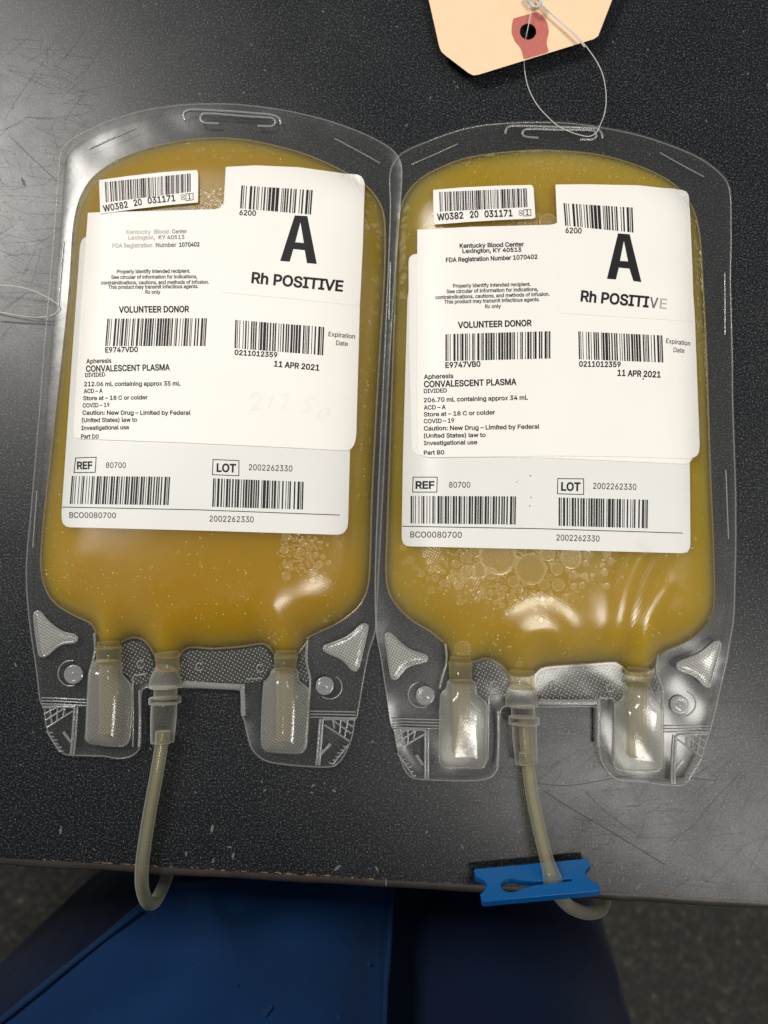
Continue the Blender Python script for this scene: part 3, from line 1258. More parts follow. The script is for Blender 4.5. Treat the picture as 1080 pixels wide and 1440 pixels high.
def thing_part(name, T0, Pn, zt):
    (u0, v0, u1_, v1_, rad) = Pn['neck']
    um, vm = (u0 + u1_) / 2, (v0 + v1_) / 2
    path = [u1(u0, v0 - 6, 0.0050), u1(u0, v0, 0.0050), u1(u0, v0 + 0.2, 0.005), u1(um, vm, 0.005), u1(u1_, v1_ - 2, 0.005), u1(u1_, v1_, 0.005)]
    rr = [rad * 0.93, rad * 0.93, rad * 1.08, rad, rad, rad * 1.06]
    nk = mesh_obj('port_neck', *sweep(path, rr, 20), M['port'], T0)
    ring = [u1(u0, v0 + 3, 0.005), u1(u0, v0 + 5, 0.005)]
    mesh_obj('neck_ring', *sweep(ring, rad * 1.1, 20), M['port'], nk)
    b = blister('port_cover', Pn['cover'], zt + 0.0001, Pn['h'], Pn.get('sh', 0.0055), M['frost'], T0, power=0.55)
    mesh_obj('cover_seam', *bead_px(Pn['cover'], zt + 0.0003, 0.00034, closed=True), M['edge_weld'], b)
    # the port tube inside the cover
    (a0, b0), (a1, b1) = Pn['inner']
    path = [u1(a0, b0, 0.0047), u1((a0 + a1) / 2, (b0 + b1) / 2, 0.0045), u1(a1, b1, 0.0043)]
    mesh_obj('inner_port_tube', *sweep(path, [rad * 0.78, rad * 0.72, rad * 0.66], 18), M['port'], b)
    return b


def mirror_corner(top_out, top_in, bot_in, diag_out, diag_in, lad0, lad1, stub0, stub1, side):
    bar = np.array(bot_in, float) - np.array(top_in, float)
    off = np.array([4.0 * side, 0])
    ti, bi = np.array(top_in, float), np.array(bot_in, float)
    return dict(lines=[([top_out, top_in], 0.00045), ([ti, bi], 0.00042), ([ti + off, bi + off], 0.00036),
                       ([diag_out, diag_in], 0.00032), ([stub0, stub1], 0.0005)],
                hatch=(top_out, top_in, diag_out), ladder=(lad0, lad1), side=side)


# ---- text of the two bags (baseline start, baseline end, capital height)
def bag_texts(rows):
    out = []
    for row in rows:
        key, s, x0, y0, x1, y1, cap = row[:7]
        mat = row[7] if len(row) > 7 else 'ink'
        bold = row[8] if len(row) > 8 else 0.022
        out.append((key, text(s, x0, y0, x1, y1, cap, mat, bold)))
    return out


DIN = [('B', '=W0382'), ('C', '20031171'), ('B', '00')]
LEFT_T = bag_texts([
    ('din', 'W0382', 145.7, 297.8, 180.3, 291.5, 8.7, 'ink_dim', .027), ('din', '20', 188.4, 289.8, 200, 288, 8.7, 'ink_dim', .027),
    ('din', '031171', 208, 286.4, 246.8, 282.6, 8.7, 'ink_dim', .027), ('din', '00', 260.2, 281, 259.6, 273.2, 5.5, 'ink', .006), ('din', '1', 265, 280, 268.3, 279.8, 6.5),
    ('main', 'Kentucky', 177.7, 329, 212, 328.5, 5.6, 'ink_faint', .012), ('main', 'Blood', 217, 328.5, 237, 328.2, 5.6, 'ink_faint', .02), ('main', 'Center', 242, 328.2, 263, 327.9, 5.6, 'ink_mid', .015),
    ('main', 'Lexington,', 180.5, 336.8, 218, 336.4, 5.4, 'ink_faint', .02), ('main', 'KY 40513', 223, 336.4, 259.3, 336, 5.4, 'ink_mid', .015),
    ('main', 'FDA Registration', 158, 348.5, 214, 347.5, 5.8, 'ink_faint', .02), ('main', 'Number', 219, 347.4, 248, 347, 5.8, 'ink_mid', .02), ('main', '1070402', 252, 347, 280.6, 346.4, 5.8, 'ink', .027),
    ('main', 'Properly identify intended recipient.', 164.5, 384.3, 267.4, 383.3, 4.9, 'ink_dim'), ('main', 'See circular of information for indications,', 156.4, 392.2, 277.4, 391.1, 4.9, 'ink_dim'),
    ('main', 'contraindications, cautions, and methods of infusion.', 142, 400, 293.8, 398.8, 4.9, 'ink_dim'), ('main', 'This product may transmit infectious agents.', 152.4, 406.2, 279, 405, 4.9, 'ink_dim'),
    ('main', 'Rx only', 204.4, 412.9, 225.6, 412.9, 4.9, 'ink_dim'), ('main', 'VOLUNTEER DONOR', 167, 439.5, 266, 438.8, 8.4, 'ink', .028), ('main', 'E9747VD0', 147.9, 495.6, 194, 494.8, 7.1, 'ink', .027),
    ('main', 'Apheresis', 121.4, 511, 156.6, 509.9, 6), ('main', 'CONVALESCENT PLASMA', 120.8, 522.6, 239, 520.4, 8.2, 'ink', .026), ('main', 'DIVIDED', 119.8, 530.2, 147.9, 529.2, 5.5),
    ('main', '212.06 mL containing approx 35 mL', 118.3, 543, 253.8, 542, 5.9), ('main', 'ACD – A', 117.7, 552.8, 144.4, 552.2, 5.6), ('main', 'Store at – 18 C or colder', 117, 562.8, 207.6, 561.4, 5.6),
    ('main', 'COVID – 19', 116.3, 573, 154, 572, 5.6), ('main', 'Caution: New Drug – Limited by Federal', 115.9, 583.2, 268, 583.2, 5.8), ('main', '(United States) law to', 114.9, 593.6, 192.7, 593, 5.7),
    ('main', 'Investigational use', 114.3, 604.6, 181.5, 603.5, 5.6), ('main', 'Part D0', 113.9, 616.4, 138.7, 616.6, 5.6),
    ('main', '0211012359', 329.6, 498.8, 389.9, 502.6, 6.9, 'ink', .027), ('main', '11 APR 2021', 385, 515.2, 448.8, 521.1, 7.8, 'ink', .028), ('main', 'Expiration', 461.6, 472.6, 498.9, 476.4, 6.4, 'ink', .008),
    ('main', 'Date', 472.5, 485.2, 488.9, 486.6, 6.4, 'ink', .008),
    ('grp', '6200', 336.5, 302.3, 359.9, 303.3, 7.2), ('grp', 'A', 393.9, 367.2, 445.5, 371.4, 64, 'ink', .045), ('grp', 'Rh POSITIVE', 353.2, 397.4, 482, 409.7, 14.6, 'ink', .028),
    ('base', 'REF', 108.3, 659.6, 130, 659.2, 10, 'ink', .03), ('base', '80700', 149, 658, 177, 658, 7.8, 'ink', .006), ('base', 'BCO0080700', 97.5, 728, 163, 728.6, 7.7, 'ink', .006),
    ('base', 'LOT', 304.4, 663, 331.6, 664, 11, 'ink', .03), ('base', '2002262330', 349.8, 661, 411, 663, 8.2, 'ink', .006), ('base', '2002262330', 294.5, 733.3, 356.7, 734.6, 8.2, 'ink', .006)])
RIGHT_T = bag_texts([
    ('din', 'W0382', 614.9, 309.9, 651.8, 307, 9, 'ink', .027), ('din', '20', 661, 306.2, 673.2, 305.4, 9, 'ink', .027), ('din', '031171', 681.4, 305.4, 720.9, 303.9, 9, 'ink', .027),
    ('din', '00', 735.2, 303, 734.8, 295.5, 5.5, 'ink', .006), ('din', '1', 740, 302, 743.4, 301.8, 6.5),
    ('main', 'Kentucky Blood Center', 646.4, 348.6, 736.8, 346.2, 5.9, 'ink', .027), ('main', 'Lexington, KY 40513', 650.3, 355.8, 733.3, 353.8, 5.6, 'ink', .027), ('main', 'FDA Registration Number 1070402', 627, 368.6, 755.9, 363.9, 6, 'ink', .026),
    ('main', 'Properly identify intended recipient.', 637, 404.5, 746.3, 401.9, 5, 'ink_dim'), ('main', 'See circular of information for indications,', 628, 412.4, 757, 409, 5, 'ink_dim'),
    ('main', 'contraindications, cautions, and methods of infusion.', 612.2, 420.6, 773, 415.8, 5, 'ink_dim'), ('main', 'This product may transmit infectious agents.', 624.7, 427, 759, 423.4, 5, 'ink_dim'), ('main', 'Rx only', 682.2, 433.4, 704.6, 432.8, 5, 'ink_dim'),
    ('main', 'VOLUNTEER DONOR', 643.9, 461.3, 747.8, 458.2, 8.4, 'ink', .028), ('main', 'E9747VB0', 626.4, 517.4, 675.8, 515.4, 7.5, 'ink', .027),
    ('main', 'Apheresis', 596, 533, 637.7, 531.5, 6.2), ('main', 'CONVALESCENT PLASMA', 596.2, 544.5, 726.5, 540.9, 8.4, 'ink', .026), ('main', 'DIVIDED', 596, 552.8, 628.6, 551.7, 5.6),
    ('main', '206.70 mL containing approx 34 mL', 596, 565.6, 742.5, 561.8, 6), ('main', 'ACD – A', 596, 576, 626.9, 575.2, 5.8), ('main', 'Store at – 18 C or colder', 596, 585.6, 696.3, 582.6, 5.7),
    ('main', 'COVID – 19', 596, 595.2, 638.8, 594.1, 5.8), ('main', 'Caution: New Drug – Limited by Federal', 596, 605.4, 758.9, 602.6, 5.9), ('main', '(United States) law to', 596, 615.6, 682.9, 614.4, 5.8),
    ('main', 'Investigational use', 596, 626, 671.2, 624.6, 5.8), ('main', 'Part B0', 596, 639.4, 624.9, 638.9, 5.8),
    ('main', '0211012359', 814.2, 515.4, 873, 516.2, 7.4, 'ink', .027), ('main', '11 APR 2021', 868.2, 528.2, 929, 530.8, 8.2, 'ink', .028), ('main', 'Expiration', 936.4, 482.2, 970.5, 486.2, 6.4, 'ink_dim', .008), ('main', 'Date', 947, 495, 962.3, 496.2, 6.4, 'ink_dim', .008),
    ('grp', '6200', 795, 327.4, 817.9, 328.2, 7.4), ('grp', 'A', 853.9, 392, 902, 396.7, 63, 'ink', .045), ('grp', 'Rh POSITI', 816.2, 423.2, 912, 432, 14.6, 'ink', .028), ('grp', 'V', 913, 432.2, 925, 433.3, 14.2, 'ink_mid', .02), ('grp', 'E', 927.5, 433.6, 937.4, 434.4, 14, 'ink_faint', .01),
    ('base', 'REF', 584.3, 687, 611, 687, 10, 'ink', .03), ('base', '80700', 631.4, 685.7, 661.4, 685.7, 8, 'ink', .006), ('base', 'BCO0080700', 577, 755.7, 649.3, 756.2, 8.2, 'ink', .006),
    ('base', 'LOT', 788.9, 689.6, 816.2, 690.2, 11.2, 'ink', .03), ('base', '2002262330', 834, 687.3, 894.8, 689, 8.4, 'ink', .006), ('base', '2002262330', 782.4, 760, 843, 761.6, 8.3, 'ink', .006)])
realise_texts()


def cluster(r, cx, cy, sx, sy, n, smin, smax, pw=2.0):
    out = []
    tries = 0
    while len(out) < n and tries < 4000:
        tries += 1
        u, v = r.gauss(cx, sx), r.gauss(cy, sy)
        q = smin + (smax - smin) * r.random() ** pw
        if all((u - a) ** 2 + (v - b) ** 2 > (0.86 * (q + c)) ** 2 for a, b, c in out):
            out.append((u, v, q))
    return out


def left_bubbles(r):
    out = cluster(r, 290, 284, 16, 8, 60, 2, 4.2) + cluster(r, 424, 778, 11, 13, 70, 1.8, 7.5, 1.7)
    out += [(u + r.gauss(0, 3), v, r.uniform(1.5, 4.2)) for u, v in [(533 - (v - 300) * 0.03, v) for v in [r.uniform(290, 650) for _ in range(46)]]]
    out += [(r.uniform(150, 470), 208 + abs(r.gauss(0, 9)) + abs(u_ - 300) * 0.0, r.uniform(1.2, 3.2)) for u_ in range(40)]
    out += [(r.uniform(505, 535), r.uniform(270, 340), r.uniform(2, 5)) for _ in range(14)]
    return out


def right_bubbles(r):
    out = [(700, 782, 26), (746, 800, 22), (803, 785, 15), (770, 778, 11), (658, 804, 10), (675, 802, 11), (641, 793, 6), (634, 814, 6), (638, 805, 4.6), (690, 806, 9),
           (806, 809, 6.5), (783, 800, 9), (785, 822, 9), (806, 825, 5), (765, 822, 8), (722, 818, 8), (645, 822, 7), (655, 784, 8), (668, 776, 8)]
    more = cluster(r, 718, 800, 50, 22, 420, 1.6, 6.5, 1.8)
    for m in more:
        if all((m[0] - a) ** 2 + (m[1] - b) ** 2 > (0.8 * (m[2] + c)) ** 2 for a, b, c in out[:19]):
            out.append(m)
    out += [(771, 312, 13), (747, 313, 10), (757, 304, 5), (732, 316, 5)]
    out += cluster(r, 740, 315, 20, 5, 24, 1.5, 4)
    out += [(650, 912, 11), (640, 922, 6), (661, 920, 5), (730, 934, 5), (731, 945, 7)]
    out += [(566 + r.gauss(0, 4), r.uniform(285, 420), r.uniform(1.6, 5)) for _ in range(40)]
    out += [(980 + (v - 400) * 0.02 + r.gauss(0, 2.5), v, r.uniform(1.6, 4.3)) for v in [r.uniform(330, 620) for _ in range(50)]]
    out += [(r.uniform(600, 940), 226 + abs(r.gauss(0, 8)), r.uniform(1.2, 3)) for _ in range(36)]
    return out


LEFT = dict(
    plasma='plasma_amber', phase=1.1, height=0.0125, shoulder=0.029, zlift=0.0, flapwave=0.0002,
    outline=[(84, 240), (87, 214), (100, 199), (118, 188), (150, 173), (200, 158), (250, 150), (300, 148), (350, 150), (400, 157), (450, 168), (500, 185), (538, 203), (558, 219), (565, 240), (562, 300), (553, 420), (545, 560), (538, 700), (531, 830), (528, 885),
             (519, 915), (511, 955), (502, 1008), (499, 1012), (496, 1032), (489, 1052), (480, 1068), (469, 1077), (445, 1078), (400, 1074), (374, 1069), (356, 1054), (348, 1030), (344, 1010), (340, 1004), (340, 976), (337, 970), (305, 968), (258, 966), (206, 966), (200, 972),
             (199, 1040), (196, 1054), (184, 1063), (166, 1066), (148, 1063), (92, 1060), (85, 1050), (74, 1035), (67, 1020), (63, 992), (58, 988), (51, 932), (43, 872), (39, 830), (39, 790), (46, 710), (56, 590), (67, 450), (78, 320)],
    chamber=[(300, 195), (250, 200), (200, 212), (160, 229), (130, 251), (112, 281), (103, 322), (98, 400), (90, 480), (80, 570), (70, 660), (62, 730), (58, 790), (62, 820), (75, 845), (100, 863), (127, 876), (135, 888), (138, 909), (152, 911), (166, 909), (172, 902), (184, 897), (198, 898), (210, 908), (220, 923), (235, 925),
             (252, 923), (258, 914), (270, 910), (300, 912), (340, 909), (370, 905), (380, 911), (388, 921), (402, 922), (417, 920), (428, 908), (434, 896), (450, 888), (480, 873), (505, 852), (516, 830), (520, 800), (523, 700), (528, 600), (535, 480), (541, 380), (541, 315), (535, 288), (515, 262), (480, 240), (430, 218), (380, 204), (340, 197)],
    folds=[([(152, 905), (150, 880), (143, 850)], 0.0012, 0.004), ([(402, 915), (398, 890), (385, 855)], 0.0012, 0.0045), ([(430, 835), (455, 850), (480, 850)], 0.0006, 0.006), ([(235, 920), (240, 895), (255, 870)], 0.0009, 0.005)],
    slits=[[(125, 209), (191, 180)], [(90, 340), (82.5, 432)], [(471, 195), (534, 229)], [(53, 690), (47, 770)]],
    hanger=[[(260, 169), (258, 160), (267, 155), (320, 157), (378, 161), (392, 166), (395, 175)], [(308, 174), (286, 173), (281.5, 166), (287, 160), (335, 163), (382.6, 166), (388, 172), (382.6, 177), (362, 176.7)]],
    webs=[[(172, 934), (172, 912), (182, 902), (197, 902), (207, 910), (215, 926), (218, 938), (214, 953), (190, 962), (184, 953), (174, 944)], [(256, 927), (261, 918), (272, 914), (300, 916), (340, 913), (368, 909), (377, 916), (383, 927), (384, 936), (378, 944), (370, 957), (345, 960), (300, 958), (256, 956)],
          [(422, 926), (431, 912), (434, 922), (433, 945), (434, 962), (424, 955), (420, 942)]],
    bars=[([(258, 961), (300, 964), (338, 966)], 0.0011), ([(341, 962), (342, 985), (343, 1006)], 0.0008), ([(188, 950), (205, 948)], 0.0003), ([(197, 970), (198, 1010), (196, 1050)], 0.0004), ([(187, 952), (188, 1000), (187, 1050)], 0.0003),
          ([(133, 890), (134, 915), (128, 938), (125, 950)], 0.0004), ([(432, 900), (431, 930), (436, 955), (434, 985)], 0.0004), ([(346, 955), (368, 954)], 0.0003), ([(372, 957), (369, 1000), (368, 1040)], 0.0003)],
    triangles=[[(49.5, 862.5), (55, 860), (70, 876), (87.5, 889), (106, 894), (109, 899), (105, 902.5), (85, 906), (66, 921), (60, 923), (56, 920), (50, 875)],
               [(455, 912.5), (456, 909), (465, 906), (490, 895), (509, 879), (515, 878), (517, 882), (504, 937), (500, 943), (495, 941), (482.5, 927.5), (462.5, 918)]],
    studs=[(104, 948, 13, 99, 947, 18, 70, 280), (457, 964, 12.5, 464, 966, 17, -60, 130)],
    rings=[(198, 934), (281, 937.5), (366, 940)],
    corners=[mirror_corner((61, 994), (105, 994), (101, 1060), (67.5, 1022.5), (102.5, 1000), (67.5, 1027), (86, 1057), (90, 1029), (101, 1044), 1),
             mirror_corner((500, 1011), (454, 1011), (449, 1076), (491, 1042), (456, 1019), (490, 1047), (468, 1075), (465, 1046), (452, 1060), -1)],
    ribs=[(59, 981, 121, 984, 3), (436, 1000, 500, 1001, 3)],
    ports=[dict(neck=(152.5, 908, 153, 930, 0.0042), cover=[(136, 928), (130, 935), (126, 945), (122, 1025), (121, 1036), (127, 1045), (168, 1049), (178, 1046), (183, 1036), (186, 968), (172, 948), (169, 930)], h=0.0075, inner=[(153, 930), (151, 1030)]),
           dict(neck=(402, 921, 401, 940, 0.0040), cover=[(384, 941), (380, 950), (371, 964), (368, 1040), (370, 1050), (377, 1056), (418, 1059), (427, 1056), (431, 1047), (434, 972), (420, 957), (417, 942)], h=0.0075, inner=[(401, 940), (399, 1040)])],
    centre=dict(stack=[('port_neck', 'port', [(235, 917, .0042, .005), (235.5, 924, .0044, .005), (235.5, 928, .0041, .005), (236, 941, .0041, .005), (236, 944, .0044, .005)]),
                       ('port_collar', 'frost', [(236, 940, .0042, .005), (234, 946, .0046, .0048), (233, 955, .0056, .0046), (233, 966, .0058, .0044)]),
                       ('port_tube', 'tube', [(233, 966, .0041, .0048), (232.5, 983, .004, .0048)]),
                       ('connector_flange', 'conn', [(232, 980, .0054, .005), (232, 981, .0056, .005), (232, 989, .0056, .005), (232, 990, .005, .005)]),
                       ('connector', 'conn', [(231, 989, .0045, .005), (230, 1010, .0045, .005), (228.5, 1040, .0041, .005), (228.5, 1044, .004, .005)]),
                       ('connector_tip', 'conn', [(229, 1028, .0026, .005), (228.5, 1046, .0026, .005)])],
                tube=[(228.5, 1030, .005), (227, 1048, .005), (221, 1085, .005), (211, 1140, .0048), (203, 1190, .0046), (199.5, 1222, .0035), (200, 1248, -.001), (207, 1268, -.010), (218, 1268, -.021), (231, 1243, -.031), (239, 1218, -.036), (246, 1180, -.038), (256, 1120, -.04)], tube_r=0.0023),
    labels=[('base', 'base_label', [(120, 333), (114, 338), (112, 350), (100, 520), (92, 640), (86.5, 722), (87, 733), (90, 739), (97, 741.5), (280, 746), (475, 752), (483, 750), (488, 744), (489.5, 735), (492, 640), (500, 420), (490, 340)], 0.00012, 'paper_base'),
            ('main', 'main_label', [(123.5, 299), (200, 297), (306, 294), (311, 291), (313, 286), (505, 300), (506, 430), (501, 612), (499, 624), (494, 631), (486, 633.5), (380, 628), (250, 622), (112, 617), (105, 615), (103, 608), (112, 460)], 0.00045, 'paper'),
            ('grp', 'blood_group_label', [(317.5, 234.6), (360, 232.5), (420, 235), (480, 243), (503, 245.5), (510, 249), (513, 258), (510, 350), (506, 430), (400, 419), (309, 411), (312, 330)], 0.00062, 'paper'),
            ('din', 'donation_number_label', [(139, 253), (180, 247.5), (230, 242), (278.5, 239), (278.7, 260), (278.5, 284.6), (240, 288), (190, 294), (141, 300.7), (140, 275)], 0.00080, 'paper')],
    bars_code=[('din', DIN, [(147.2, 256), (268, 243.7), (268, 269.6), (148.8, 284.7)]), ('grp', [('B', '=%'), ('C', '6200')], [(339.5, 260.6), (439.8, 267.3), (437.3, 301.7), (337.5, 293)]),
               ('main', [('B', '=<E9747VD0')], [(151, 448), (291, 447.3), (288.8, 486.6), (147.9, 486.6)]), ('main', [('B', '&>'), ('C', '0211012359')], [(330.9, 449.8), (456, 459.8), (454.4, 499.6), (329.6, 489.6)]),
               ('base', [('B', 'BCO0080700')], [(101, 669.3), (239.3, 670.5), (237, 710.2), (98.1, 708.6)]), ('base', [('C', '2002262330'), ('B', '-A')], [(299.8, 672.6), (427, 677.5), (425.9, 716.5), (298.3, 712.6)])],
    rules=[('din', [(261.4, 272.6), (271.4, 271.8), (271.7, 281), (261.6, 282)], 0.9, True, 'digit_box', 'ink_dim'), ('base', [(106.3, 644), (135.2, 643), (133.8, 664.2), (104, 664.6)], 1.1, True, 'reference_box', 'ink'),
           ('base', [(299.6, 646.2), (336, 647.7), (335.8, 669), (298.7, 667.5)], 1.1, True, 'lot_box', 'ink'), ('base', [(87.6, 713), (280, 717), (477.6, 724.3)], 1.1, False, 'printed_rule', 'ink'),
           ('base', [(136, 636.5), (148, 638), (158, 639.5)], 1.0, False, 'scuff', 'paper')]
    + [('main', p, 1.3, False, 'faint_handwriting', 'ink_ghost') for p in ([(352, 560), (358, 553), (366, 553), (365, 563), (356, 574), (350, 578), (362, 574), (368, 575)], [(384, 556), (380, 566), (377, 575)], [(394, 557), (408, 554), (404, 564), (396, 577)], [(413, 575), (415, 576)],
                                                                         [(444, 559), (432, 561), (428, 569), (436, 570), (435, 578), (420, 581)], [(462, 573), (452, 576), (446, 585), (450, 590), (459, 584), (464, 572), (462, 584), (466, 587)])],
    texts=LEFT_T, bubbles=left_bubbles, fleck_box=((60, 540), (200, 905)))

